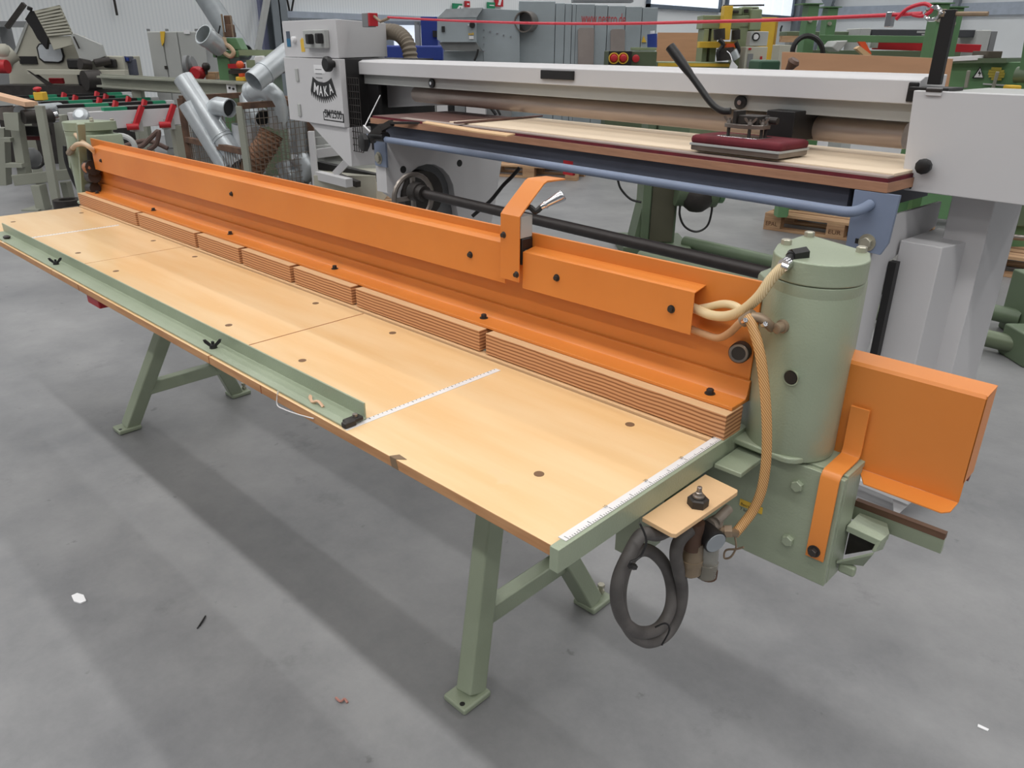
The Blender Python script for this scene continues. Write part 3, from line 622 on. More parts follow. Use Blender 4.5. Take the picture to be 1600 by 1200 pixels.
# guide pipe
p = sy(652, 147, 2.86); q = sy(1418, 212, 2.86); zz = (p.z + q.z) / 2
part('guide_pipe', MB().cyl((p.x, 2.86, p.z), (q.x, 2.86, q.z), .045, 28), mat('worn_steel_pipe', (184, 170, 162), .34, .5, .15, 14, stretch=(.3, 3, 3)), sander)
a = sy(556, 118, BY + .1); b = sy(668, 168, BY + .1)
hb = part('beam_head', MB().prism([sy(557, 112, 2.92), sy(770, 122, 2.92), sy(770, 163, 2.92), sy(668, 165, 2.92), sy(559, 170, 2.92)], (0, .2, 0)), white, sander, .004)
p = sy(567, 126, 2.92); q = sy(604, 144, 2.92)
part('latch_plate', MB().box(p.x, q.x, 2.90, 2.92, q.z, p.z), dark, hb, .002)
# left head cabinet
HY = 2.60
a = sy(444, 33, HY); b = sy(527, 32, HY); c = sy(453, 89, HY); zbt = 0.965
hx0, hx1, hz1, hzm = sy(447, 100, HY).x, sy(535, 100, HY).x, a.z, c.z
hq = sy(604, 60, HY + .7); hx2 = sy(527, 60, HY).x
head = part('head_cabinet', MB().prism([(hx0, HY, hzm), (hx2, HY, hzm), (hq.x, hq.y, hzm), (hx0, HY + .7, hzm)], (0, 0, hz1 - hzm)), white, sander, .004)
door = part('head_door', MB().box(hx0 + .01, hx1, HY - .02, HY + .02, zbt, hzm - .004), white, sander, .003)
part('head_back', MB().box(hx0 + .03, hx1 - .01, HY + .021, HY + .7, zbt + .02, hzm - .004), black, sander)
part('chute', MB().prism([(hx0 + .25, HY, zbt - .002), (hx1 + .02, HY, zbt - .002), (hx1 + .02, HY, zbt - .24), (hx1 - .02, HY, zbt - .24)], (0, .3, 0)), white, sander, .002)
gm = MB(); gx0, gx1 = hx1 + .005, hx1 + .14
part('guard_back', MB().box(gx0 + .01, gx1, HY + .16, HY + .18, .82, 1.26), black, sander)
for k in range(12): gm.box(gx0, gx1, HY + .02, HY + .024, .82 + k * .04, .824 + k * .04)
for k in range(6): gm.box(gx0 + k * .027, gx0 + .004 + k * .027, HY + .02, HY + .024, .82, 1.26)
part('wire_guard', gm, dark, sander, kind='stuff')
# switches and plates on the head
p = sy(480, 47, HY); q = sy(516, 76, HY)
sp = part('switch_box', MB().box(p.x, q.x, HY - .035, HY, q.z, p.z), lgrey, sander, .006)
for u, v in ((488, 61), (503, 60)):
    k = sy(u, v, HY - .035); part('rotary_switch', MB().box(k.x - .022, k.x + .022, HY - .075, HY - .035, k.z - .03, k.z + .03), black, sp, .008)
p = sy(447, 49, HY); q = sy(455, 73, HY); lbp = part('label_plate', MB().box(p.x, q.x, HY - .002, HY, q.z, p.z), mat('slate_label', (78, 88, 104), .5), head)
part('label_band', MB().box(p.x, q.x, HY - .003, HY - .002, q.z, q.z + .05), mat('label_blue', (40, 110, 150), .5), lbp)
k = sy(461, 62, HY); part('push_button', MB().lathe((k.x, HY, k.z), (0, -1, 0), [(0, .02), (.012, .02), (.022, .018), (.026, .01)], 18), paper, head)
k = sy(473, 68, HY); part('warning_sticker', MB().prism([(k.x - .025, HY - .001, k.z - .05), (k.x + .025, HY - .001, k.z - .05), (k.x + .028, HY - .001, k.z + .02), (k.x, HY - .001, k.z + .035), (k.x - .028, HY - .001, k.z + .02)], (0, -.001, 0)), yellow, head)
k = sy(522, 100, HY - .02); part('door_knob', MB().lathe((k.x, HY - .02, k.z), (.1, -1, 0), [(0, .02), (.03, .025), (.035, .045), (.06, .045), (.068, .035)], 14), black, door)
p = sy(490, 101, HY - .02); q = sy(508, 115, HY - .02); pw = part('instruction_label', MB().box(p.x, q.x, HY - .0215, HY - .02, q.z, p.z), paper, door)
for k in range(4): part('text_line', MB().box(p.x + .02, q.x - .04, HY - .022, HY - .0215, p.z - .03 - k * .025, p.z - .025 - k * .025), mgrey, pw)
for u, v in ((465, 117), (469, 172)):
    k = sy(u, v, HY - .02); part('hinge', MB().box(k.x - .018, k.x + .018, HY - .03, HY - .02, k.z - .04, k.z + .04), lgrey, door, .003)
# round emblem with saw teeth
cx = sy(503, 100, HY - .02); e = MB(); P = []
ec_ = sy(502, 108, HY - .02); R1, R2 = .25, .345
def arcp(r, t): return V3((ec_.x + r * math.sin(t), HY - .021, ec_.z + .17 - r * math.cos(t)))
out = []; n = 14; tm = .5
for i in range(n): 
    t = -tm + 2 * tm * i / n; out += [arcp(R2, t), arcp(R2 + .03, t + tm / n * 1.6), arcp(R2, t + tm / n * 1.7)]
inn = [arcp(R1, -tm * 1.02 + 2 * tm * 1.02 * i / 12) for i in range(13)]
em = part('emblem', MB().prism(out + [arcp(R2, tm)] + inn[::-1], (0, -.001, 0)), inkm, door)
for i, ch in enumerate('MAKA'):
    t = -.33 + .22 * i; o = arcp(.332, t - .055); rr = V3((math.cos(t), 0, math.sin(t))); uu = V3((-math.sin(t), 0, math.cos(t)))
    lettering('emblem_letter', ch, .085, o, rr, uu, paper, em, width=.05 if ch != 'M' else .06, thick=.0015, bold=.02)
a = sy(505, 174, HY - .02); b = sy(538, 192, HY - .02)
tp = part('type_plate', MB().box(a.x, b.x, HY - .0212, HY - .02, b.z, a.z), inkm, door)
part('plate_field', MB().box(a.x + .012, b.x - .012, HY - .0222, HY - .0212, b.z + .007, a.z - .007), white, tp)
lettering('lettering', 'SM/2500', .07, (a.x + .022, HY - .0226, b.z + .02), (1, 0, 0), (0, 0, 1), inkm, tp, width=b.x - a.x - .044, thick=.0005, bold=.012)
# suction hose behind the head
part('suction_hose', MB().tube(smooth_path([sy(596, 50, 3.38), sy(615, 50, 3.38), sy(628, 57, 3.38), sy(638, 72, 3.38), sy(642, 97, 3.38)], 8), [.047 if k % 2 else .056 for k in range(33)], 16), mat('grey_brown_hose', (122, 112, 98), .6), sander)
# right head panel
a = sy(1428, 139, HY); b = sy(1406, 296, HY); zb = b.z
rh = part('right_cover', MB().prism([(b.x + .012, HY, zb), (b.x, HY, zb + .015), (a.x, HY, 1.326), (-.25, HY, 1.326), (-.25, HY, zb)], (0, .03, 0)), white, sander, .003)
part('right_housing', MB().box(b.x + .02, -.26, HY + .031, HY + .5, zb + .01, 1.322), lgrey, sander, .004)
k = sy(1448, 259, HY); part('star_knob', MB().lathe((k.x, HY, k.z), (0, -1, 0), [(0, .012), (.012, .014), (.014, .023), (.03, .024), (.034, .018)], 10), black, rh)
k = sy(1422, 296, HY); part('screw', MB().cyl((k.x, HY, k.z + .006), (k.x, HY - .002, k.z + .006), .004, 10), dark, rh)
p = sy(1449, 139, HY); q = sy(1471, 150, HY); part('hinge_plate', MB().box(p.x, q.x, HY - .006, HY, q.z, p.z + .004), white, rh, .001)
part('hinge_pin', MB().cyl((p.x, HY - .004, 1.329), (q.x, HY - .004, 1.329), .006, 8), dark, rh)
# black post holding the red cord
p0 = sy(1460, 132, HY + .12); p1 = sy(1484, 15, HY + .12)
post = part('cord_post', MB().bar(p0, (p0.x, HY + .12, p1.z), .04, .02), black, sander, .002)
part('post_foot', MB().box(p0.x - .06, p0.x + .06, HY + .08, HY + .2, 1.3225, 1.3325), black, post, .002)
part('post_bolt', MB().cyl((p0.x + .01, HY + .12, p1.z - .012), (p0.x + .11, HY + .12, p1.z - .014), .007, 8).lathe((p0.x - .03, HY + .12, p1.z - .012), (1, 0, 0), [(0, .014), (.02, .014)], 6), brass, post)
ey = V3((p0.x - .045, HY + .11, p1.z - .01))
part('eye_bolt', MB().tube([ey + V3((.024 * math.cos(t * .628), 0, .018 * math.sin(t * .628))) for t in range(11)], .006, 8).cyl(ey + V3((.02, 0, 0)), ey + V3((.05, .01, 0)), .006, 8), chrome, post)
# red cord between the two heads
c0 = sy(600, 26, 2.85); c1 = ey + V3((-.06, 0, -.002))
pts = [c0 + (c1 - c0) * t for t in [i / 24 for i in range(25)]]
for i, q in enumerate(pts): q.z -= .06 * math.sin(math.pi * i / 24) ** 1
mid = [sy(u, v, 2.85 + (HY + .11 - 2.85) * t) for u, v, t in ((606, 27, 0), (700, 32, .17), (800, 35.5, .33), (900, 37, .48), (1000, 36.5, .6), (1100, 34, .7), (1200, 31.5, .79), (1300, 27.5, .87), (1400, 23, .95), (1440, 21, .98))]
part('pull_cord', MB().tube(smooth_path(mid + [c1], 4), .006, 8), redcord, sander)
part('cord_loop', MB().tube(smooth_path([c1 + V3((-.05, 0, -.012)), c1 + V3((-.02, 0, .018)), c1 + V3((.03, 0, .03)), c1 + V3((.055, 0, .012)), c1 + V3((.03, 0, -.004)), c1], 4), .006, 8), redcord, sander)
part('cord_clamp', MB().box(c1.x - .08, c1.x - .06, HY + .095, HY + .125, c1.z - .035, c1.z + .01), chrome, sander, .003)
sw = sy(578, 26, 2.85); part('pull_switch', MB().box(sw.x - .05, sw.x + .02, 2.82, 2.88, sw.z - .06, sw.z + .02), mgrey, sander, .004)
part('switch_cap', MB().box(sw.x + .022, sw.x + .045, 2.82, 2.88, sw.z - .055, sw.z + .02), red, sander, .003)
part('cord_link', MB().tube([sw + V3((.05, 0, 0)), sw + V3((.12, 0, -.03)), c0 + V3((.05, 0, -.01))], .009, 8), brass, sander)
# pressing shoe with lever
SY = 2.52
def shoe_pt(u, v): return sy(u, v, SY)
zs = zt + .045
sA = sz(1086, 210, zs); sB = sz(1160, 196, zs); sC = sz(1248, 217, zs); sD = sz(1222, 238, zs)
sA.y = sD.y = SY - .07; sB.y = sC.y = SY + .07
x0 = sy(1082, 215, SY - .07).x; x1 = sy(1222, 236, SY - .07).x
shoe = part('press_shoe', MB().box(x0, x1, SY - .085, SY + .11, zs, zs + .032), maroon, sander, .014)
part('shoe_sole', MB().box(x0 + .004, x1 - .004, SY - .083, SY + .108, zs - .022, zs - .001), steel, shoe, .005)
part('shoe_trim', MB().box(x0 + .001, x1 - .001, SY - .0862, SY + .1112, zs - .004, zs + .004), lgrey, shoe, .001)
xm = (x0 + x1) / 2 - .005
part('shoe_plate', MB().box(xm - .09, xm + .075, SY - .05, SY + .05, zs + .03, zs + .034), chrome, sander, .002)
part('shoe_bridge', MB().prism([(xm - .075, SY - .03, zs + .062), (xm, SY - .05, zs + .062), (xm + .075, SY - .02, zs + .062), (xm + .075, SY + .03, zs + .062), (xm - .075, SY + .03, zs + .062)], (0, 0, .014)), steel, sander, .002)
for dx, dy in ((-.062, -.02), (.03, -.03), (.06, .0), (.062, .022)):
    part('spacer', MB().cyl((xm + dx, SY + dy, zs + .034), (xm + dx, SY + dy, zs + .062), .006, 8), dark, sander)
    wingnut((xm + dx, SY + dy, zs + .076), .02, .3, steel, sander)
part('shoe_carrier', MB().box(xm - .03, xm + .05, SY - .02, SY + .06, zs + .076, 1.225).box(xm - .045, xm - .03, SY - .03, SY + .03, zs + .07, zs + .12).cyl((xm + .05, SY + .03, 1.21), (xm + .1, SY + .03, 1.21), .012, 10), dark, sander, .003)
part('carriage', MB().box(sy(1196, 190, SY + .16).x, sy(1240, 195, SY + .16).x, SY + .16, 2.92, zs + .01, 1.235), black, sander, .004)
l0 = sy(1128, 173, SY - .02); l1 = sy(1112, 162, SY - .03); l2 = sy(1047, 73, SY - .06)
part('lever', MB().tube(smooth_path([l0 + V3((.03, .01, 0)), l0, l1, l1 + (l2 - l1) * .35, l1 + (l2 - l1) * .7, l2], 5), [.012] * 12 + [.0125] * 5 + [.013, .015, .0165, .0175, .018] + [.0185] * 10, 12), black, sander)
p = sy(1240, 97, 3.15); q = sy(1226, 118, 3.15)
solo('tool_handle', MB().lathe(q, p - q, [(-.1, .008), (0, .009), (.02, .012), (.05, .02), ((p - q).length, .026), ((p - q).length + .012, .018)], 12), mat('dark_wood_handle', (92, 66, 52), .5), 'brown wooden handle sticking up behind the sander beam, before a plywood board', 'handle', F1)
# left leg panel with arch, hand wheel, cross shaft
lx = sy(604, 260, TF + .02).x
P = [(TF + .02, .965), (3.35, .965), (3.25, .50), (3.1, 0.02), (2.86, 0.02)]
yc_, zc_ = 2.72, .60
a0 = sx(634, 298, lx); 
P2 = [(3.02, .03)] + [(yc_ + .2 * math.cos(t), zc_ + .2 * math.sin(t)) for t in [i * math.pi / 10 for i in range(0, 11)]] + [(TF + .02, .655)]
part('leg_panel', MB().prism([(lx, y, z) for y, z in P[:3]] + [(lx, 3.12, .03)] + [(lx, y, z) for y, z in P2], (-.06, 0, 0)), white, sander, .004)
part('leg_front', MB().box(sy(588, 260, TF + .02).x, lx - .001, TF + .015, TF + .03, .66, .93), white, sander, .002)
part('leg_inner', MB().box(lx - .14, lx - .061, 2.55, 3.1, .05, .80), mgrey, sander)
part('leg_foot', MB().box(lx - .16, lx + .02, 2.45, 3.3, 0, .05), white, sander, .005)
for u, v in ((630, 265), (718, 255)):
    k = sx(u, v, lx); part('hole', MB().cyl((lx + .0005, k.y, k.z), (lx - .01, k.y, k.z), .021, 16), black, sander)
hw = sx(658, 318, lx + .06)
w0 = sy(668, 312, 2.33); w1 = sy(1185, 412, 2.33)
wz = (w0.z + w1.z) / 2
part('cross_shaft', MB().cyl((w0.x - .1, 2.33, wz), (sy(1406, 380, 2.62).x - .03, 2.33, wz), .024, 16), shaftm, sander)
part('shaft_hub', MB().lathe((w0.x - .12, 2.33, wz), (1, 0, 0), [(0, .05), (.06, .05), (.062, .042), (.1, .04)], 16), dark, sander)
rw = .12; wc = V3((w0.x - .13, 2.33, wz - .035))
part('hand_wheel', MB().tube([wc + V3((0, rw * math.cos(t * .2618), rw * math.sin(t * .2618))) for t in range(25)], .014, 8).bar(wc + V3((0, -rw, 0)), wc + V3((0, rw, 0)), .02, .02).bar(wc + V3((0, 0, -rw)), wc + V3((0, 0, rw)), .02, .02), steel, sander)
part('motor_drum', MB().cyl((lx - .05, yc_ - .05, .63), (lx + .03, yc_ - .05, .63), .14, 24), dark, sander)
# right leg: upright, side bracket and foot
ry = 2.62
a = sy(1406, 380, ry); b = sy(1478, 392, ry)
up = part('right_upright', MB().prism([(a.x, ry, 0.06), (b.x - .012, ry, 0.06), (sy(1499, 392, ry + .1).x, ry + .10, 0.06), (sy(1499, 392, ry + .1).x, ry + .3, 0.06), (a.x, ry + .3, 0.06)], (0, 0, a.z - .05)), white, sander, .004)
part('upright_neck', MB().box(sy(1549, 340, ry + .14).x - .13, sy(1549, 340, ry + .14).x, ry + .14, ry + .42, 0.06, zb + .005), white, sander, .004)
part('side_bracket', MB().prism([(a.x - .02, TF + .03, .955), (a.x - .02, TF + .5, .955), (a.x - .02, TF + .5, .87), (a.x - .02, TF + .17, .80), (a.x - .02, TF + .15, .50), (a.x - .02, TF + .08, .46), (a.x - .02, TF + .02, .52)], (.012, 0, 0)), white, sander, .002)
part('slide_rail', MB().box(a.x - .005, a.x + .02, TF + .155, TF + .185, .42, .80), black, sander)
part('right_foot', MB().box(a.x - .02, b.x + .03, ry, ry + .42, 0, .06), white, sander, .006)
q0 = F1.z(1330, 744, .07); q1 = F1.z(1424, 782, .07)
part('foot_bar', MB().bar(q0 + V3((-.3, 0, 0)), q1, .04, .02), white, sander, .002)
part('foot_bar', MB().box(q1.x - .04, q1.x, q1.y - .02, q1.y + .5, .06, .08), white, sander, .002)
k = F1.z(1408, 803, 0); part('foot_angle', MB().prism([(q1.x - .06, q1.y, .06), (q1.x, q1.y, .06), (q1.x - .03, q1.y, 0), (q1.x - .045, q1.y, 0)], (0, .012, 0)), white, sander)
for dy, dz in ((.08, .93), (.42, .94), (.1, .72)): part('slot', MB().box(a.x - .0206, a.x - .02, TF + dy, TF + dy + .008, dz - .015, dz + .01), dark, sander)
part('bracket_screw', MB().cyl((a.x - .02, TF + .26, .91), (a.x - .026, TF + .26, .91), .012, 8), dark, sander)
p = sy(890, 262, TF + .04); part('red_tag', MB().box(p.x - .03, p.x + .03, TF + .03, TF + .045, p.z - .03, p.z + .03), red, sander)

xb = sy(1406, 380, 2.62).x
part('shaft_bearing', MB().box(xb - .055, xb - .03, 2.29, 2.60, wz - .05, wz + .05), dark, sander, .004)
# ================================================================ things standing across the hall
def vp(u, v, D): return V.y(u, v, D)
def pb(mb, u0, v0, u1, v1, D, th):
    um, vm = (u0 + u1) / 2, (v0 + v1) / 2
    return mb.box(vp(u0, vm, D).x, vp(u1, vm, D).x, D, D + th, vp(um, v1, D).z, vp(um, v0, D).z)
def pp(mb, pts, D, th): return mb.prism([vp(u, v, D) for u, v in pts], (0, th, 0))
def pt(mb, pts, D, r, k=5, n=8): return mb.tube(smooth_path([vp(u, v, D + (e[0] if e else 0)) for u, v, *e in pts], k), r, n)
def down(mb, u0, u1, v, D, th, z=0):      # box from pixel row v down to the floor
    return mb.box(vp(u0, v, D).x, vp(u1, v, D).x, D, D + th, z, vp((u0 + u1) / 2, v, D).z)
def vthing(name, label, cat, u, D, group=None): return thing(name, label, cat, (vp(u, 300, D).x, D + .2, 0), V, group)

# ---- roller conveyor at the far left, with a board and the stop-button stand
rc = vthing('roller_conveyor', 'grey-green roller conveyor on legs at the far left behind the press', 'conveyor', 40, 7.3)
D = 7.3
part('leg', down(MB(), 47, 61, 290, D, .12), beigeD, rc, .004)
part('leg', down(MB(), 93, 103, 285, D + .3, .1), beigeD, rc, .004)
part('foot', MB().box(vp(38, 327, D).x, vp(64, 327, D).x, D - .05, D + .2, 0, .015), beigeD, rc)
part('cross_channel', MB().bar(vp(20, 282, D - .02), vp(108, 272, D + .25), .05, .095), beigeD, rc, .004)
part('post', pp(MB(), ((14, 190), (28, 190), (42, 279), (28, 279)), D + .05, .1), beigeD, rc, .004)
part('post', pp(MB(), ((82, 180), (96, 180), (108, 275), (94, 275)), D + .35, .1), beigeD, rc, .004)
part('post', pp(MB(), ((-8, 200), (6, 200), (10, 290), (-4, 290)), D + .3, .1), beigeD, rc, .004)
part('ledge_angle', pb(MB(), 0, 216, 16, 222, D, .1), beigeD, rc)
part('ledge_angle', pb(MB(), 8, 256, 34, 262, D, .1), beigeD, rc)
part('side_plate', pp(MB(), ((4, 176), (28, 176), (30, 205), (8, 203)), D - .08, .04), beigeD, rc, .004)
part('under_rail', pb(MB(), 30, 198, 70, 212, D + .2, .1), black, rc)
part('red_rail', pb(MB(), 30, 213, 70, 219, D + .25, .05), mat('dark_red', (110, 40, 44), .5), rc)
for i, u in enumerate((2, 12, 22, 31)): part('roller', MB().cyl(vp(u, 178 - i * 1, D + .02), vp(u + 62, 172 - i, D + .8), .055, 14), steel if i < 3 else galv, rc)
part('front_roller', MB().cyl(vp(36, 183, D - .06), vp(84, 181, D + .15), .06, 16), dark, rc)
part('roller_cap', MB().cyl(vp(80, 181, D + .13), vp(86, 180, D + .16), .065, 16), chrome, rc)
part('chain_motor', MB().ball(vp(48, 246, D + .5), .1, 12), mgrey, rc)
part('cable', pt(MB(), ((42, 262), (60, 262), (72, 252)), D + .4, .012), black, rc)
part('hanging_cable', pt(MB(), ((101, 228), (103, 250), (112, 276), (122, 296)), D - .6, .015), black, rc)
solo('board', MB().prism([vp(-5, 156, D - .1), vp(40, 167, D - .1), vp(60, 166, D + .25), vp(0, 151, D + .35)], (0, 0, .04)), pine, 'pale timber board resting on the roller conveyor at far left', 'board', V)
es = vthing('stop_stand', 'slim grey stand with yellow emergency-stop box and red button', 'stop switch', 92, 7.2)
D = 7.2
part('stand_post', MB().bar(V3((vp(88, 318, D).x, D, 0)), vp(62, 165, D), .07, .05), beigeD, es, .003)
eb = part('stop_box', pb(MB(), 52, 144, 67, 157, D - .05, .08), yellow, es, .008)
part('stop_button', MB().lathe(vp(60, 144, D - .02), (0, -.2, 1), [(0, .015), (.02, .018), (.022, .034), (.035, .034), (.042, .02)], 14), red, eb)
rollg = 'dark ring rolls on the floor'
solo('ring_roll', MB().pipe(vp(107, 322, 7.0) * 1, vp(107, 322, 7.0) + V3((0, 0, .16)), .12, .07, 20), dark, 'dark steel ring roll on floor beside the press left column, farther of two', 'roll', V, rollg).location.z = 0
solo('ring_roll', MB().pipe(vp(118, 326, 6.7) * 1, vp(118, 326, 6.7) + V3((0, 0, .14)), .11, .065, 20), dark, 'dark steel ring roll beside the press left column, nearer of two', 'roll', V, rollg).location.z = 0

# ---- cross-belt conveyor with green and black strips and red arms (rails run along the hall width)
cv = thing('strip_conveyor', 'long infeed conveyor of rails topped by green and black belts with red arms', 'conveyor', W0.z(150, 200, 0) * .0 + V3((-10.2, 3.0, 0)))
ZC = .865
rows = [(150, 174, 107, 276), (150, 166.5, 88, 272), (150, 160, 62, 248), (150, 154.5, 20, 215), (150, 149.5, -5, 205)]
whites = mat('white_belt', (210, 214, 216), .6)
for i, (u, v, ua, ub) in enumerate(rows):
    p = W0.z(u, v, ZC); x = p.x
    ya = W0.x(ua, v + 2, x).y; yb = W0.x(ub, v - 4, x).y
    rb = part('rail', MB().box(x - .04, x + .04, ya, yb, ZC - (.16 if i == 0 else .07), ZC), white if i == 0 else lgrey, cv, .004)
    L = yb - ya; t0 = random.Random(i).random() * .1
    segs = ((.0, .22, black), (.22, .42, beltg), (.42, .80, black), (.80, .92, beltg), (.92, 1.0, whites)) if i else ((.30, .52, beltg), (.52, 1.0, black))
    for s0, s1, m in segs:
        part('belt', MB().box(x - .035, x + .035, ya + L * s0, ya + L * s1 - .01, ZC + .001, ZC + .03), m, rb)
    for f in ((.45, .70) if i else (.62, .93)):
        y = ya + L * f
        if i: part('arm', MB().bar((x + .055, y, ZC - .02), (x + .04, y + .03, ZC + .045), .03, .05), red, rb)
        else:
            part('arm', MB().bar((x + .08, y - .08, ZC - .14), (x + .06, y + .02, ZC + .03), .035, .045), red, rb)
            part('arm_tube', MB().cyl((x + .10, y - .06, ZC - .15), (x + .07, y - .16, ZC - .15), .03, 12), red, rb)
            part('arm_block', MB().box(x - .03, x + .06, y - .1, y + .0, ZC - .20, ZC - .1), lgrey, rb)
    if i in (0, 3): 
        for f in (.05, .97): part('leg', MB().box(x - .05, x + .05, ya + L * f - .05, ya + L * f + .05, 0, ZC - .17), beigeD, cv, .004)
def vw(u, v, D): return V.M @ vp(u, v, D)
part('drive_hoop', MB().tube([vw(187 + 24 * math.cos(math.pi - t * .26), 232 - 20 * math.sin(t * .26), 6.4) for t in range(13)], .022, 8).bar(vw(185, 213, 6.4), vw(186, 235, 6.4), .03, .03), lgrey, cv)
part('fan_cover', MB().lathe(vw(128, 182, 6.6), (.7, -.6, .6), [(0, .065), (.03, .06), (.05, .035)], 18), galv, cv)
part('cable_bundle', MB().tube(smooth_path([vw(u, v, 6.9) for u, v in ((205, 232), (222, 228), (236, 215), (248, 205), (244, 225), (232, 234))], 5), .02, 8).tube(smooth_path([vw(195, 228, 7.0), vw(230, 220, 7.0), vw(262, 232, 7.0)], 5), .02, 8), mat('brown_cable', (96, 74, 66), .6), cv)
def pallet(name, org, ang, label, F=None, n=5, L=1.2, Wd=.8):
    """flat timber pallet: deck boards, blocks, runners"""
    t = thing(name, label, 'pallet', org, Frame(ang)); BASE[t.name] = V3((0, 0, 0)); t.location = V3(org)
    for k in range(5):
        y = k * (Wd - .145) / 4 if k in (0, 2, 4) else k * (Wd - .1) / 4
        part('deck_board', MB().box(0, L, y, y + (.145 if k in (0, 2, 4) else .1), .122, .144), palletw, t, .002)
    for k in range(3):
        x = k * (L - .145) / 2; part('stringer', MB().box(x, x + .145, 0, Wd, .1, .1215), palletw, t, .002)
        for j in range(3):
            y = j * (Wd - .1) / 2; part('block', MB().box(x, x + .145, y, y + .1, .022, .0995), palletw, t, .002)
    for j in range(3):
        y = j * (Wd - .1) / 2; part('runner', MB().box(0, L, y, y + .1, 0, .0215), palletw, t, .002)
    return t
o = V.M @ vp(192, 245, 7.7); pallet('pallet', (o.x, o.y, 0), math.radians(43.7), L=.6, Wd=.6, label='worn wooden pallet under the strip conveyor, left of the wire cage')

# ---- throughfeed machine with raised hood
D = 10.9
tm_ = vthing('throughfeed_machine', 'beige woodworking machine with raised hood and rounded window at upper left', 'machine', 80, D)
part('side_panel', pp(MB(), ((16, 150), (13, 108), (42, 33), (60, 40), (75, 58), (118, 56), (132, 100), (132, 150)), D, .25), beige, tm_, .01)
part('panel_edge', pp(MB(), ((11, 108), (16, 108), (45, 34), (41, 33)), D - .02, .25), lgrey, tm_)
wnd = part('window_frame', pp(MB(), ((56, 74), (60, 68), (72, 66), (88, 67), (96, 74), (100, 88), (98, 96), (92, 99), (68, 98), (60, 92)), D - .03, .03), black, tm_, .01)
part('window_pane', pp(MB(), ((59, 75), (62, 70), (72, 68.5), (87, 69.5), (94, 76), (97.5, 88), (96, 94), (91, 96.5), (69, 95.5), (62, 90)), D - .04, .012), mat('pale_glass', (196, 202, 208), .15, 0, .2, 4), wnd)
part('name_plate', pb(MB(), 30, 88, 57, 100, D - .02, .02), black, tm_)
hd = part('hood', pp(MB(), ((53, 17), (92, 8), (113, 54), (75, 58)), D - .25, .03), fan, tm_)
for k in range(9):
    f = (k + .5) / 9; part('louvre', MB().bar(vp(54 + 22 * f, 18 + 39 * f, D - .26), vp(92 + 20 * f, 9 + 45 * f, D - .26), .01, .02), beige, hd)
part('hood_liner', pp(MB(), ((39, 30), (47, 17), (54, 17), (75, 58), (72, 77), (58, 60), (50, 45)), D - .24, .06), black, tm_)
part('hood_knob', MB().cyl(vp(46, 16, D - .25), vp(47, 11, D - .25), .03, 10), black, tm_)
part('hood_lip', pp(MB(), ((75, 57), (110, 56), (112, 70), (84, 78)), D - .23, .04), beige, tm_)
part('hood_side', pp(MB(), ((110, 55), (116, 52), (158, 70), (164, 88), (128, 102)), D - .3, .05), lgrey, tm_, .004)
part('gas_strut', MB().bar(vp(115, 57, D - .33), vp(124, 76, D - .33), .015, .015), dark, tm_)
part('guard_beam', pb(MB(), 42, 109, 195, 117, D - .45, .1), beige, tm_, .004)
part('guard_end', pp(MB(), ((42, 110), (46, 111), (80, 134), (76, 136)), D - .46, .08), dark, tm_)
part('unit_body', pb(MB(), 140, 88, 195, 128, D - .2, .5), beige, tm_, .01)
rnd = random.Random(3)
part('cutter_unit', pb(pb(pb(MB(), 104, 92, 124, 108, D - .3, .2), 120, 110, 160, 134, D - .42, .2), 160, 92, 178, 106, D - .3, .1), black, tm_, .02)
part('cutter_motor', MB().cyl(vp(132, 126, D - .6), vp(156, 124, D - .45), .12, 14).cyl(vp(125, 100, D - .4), vp(140, 103, D - .3), .07, 12).cyl(vp(148, 99, D - .4), vp(172, 95, D - .3), .05, 12), dark, tm_)
part('valve_cluster', pb(pb(MB(), 196, 92, 210, 118, D - .1, .1), 190, 88, 204, 97, D - .12, .1), navy, tm_, .01)
part('blue_valve', pb(pb(MB(), 191, 88, 195, 97, D - .15, .04), 197, 90, 200, 95, D - .15, .04), dblue, tm_)
part('red_handle', pb(MB(), 76, 122, 98, 131, D - .3, .05), red, tm_, .01)
part('rear_gantry', pb(pb(MB(), -20, 33, 40, 42, D + .5, .3), -20, 42, 10, 150, D + .6, .3), mgrey, tm_)
part('hood_arm', MB().bar(vp(11, 43, D - .1), vp(38, 6, D - .1), .05, .05), dark, tm_)
part('rear_motor', MB().cyl(vp(2, 95, D - .4), vp(22, 82, D - .3), .1, 14).ball(vp(4, 80, D - .4), .1), beige, tm_)
part('red_motor', MB().cyl(vp(-6, 104, D - .5), vp(12, 104, D - .5), .08, 14), red, tm_)
part('bed', down(MB(), -15, 165, 134, D - .5, .9), dark, tm_)
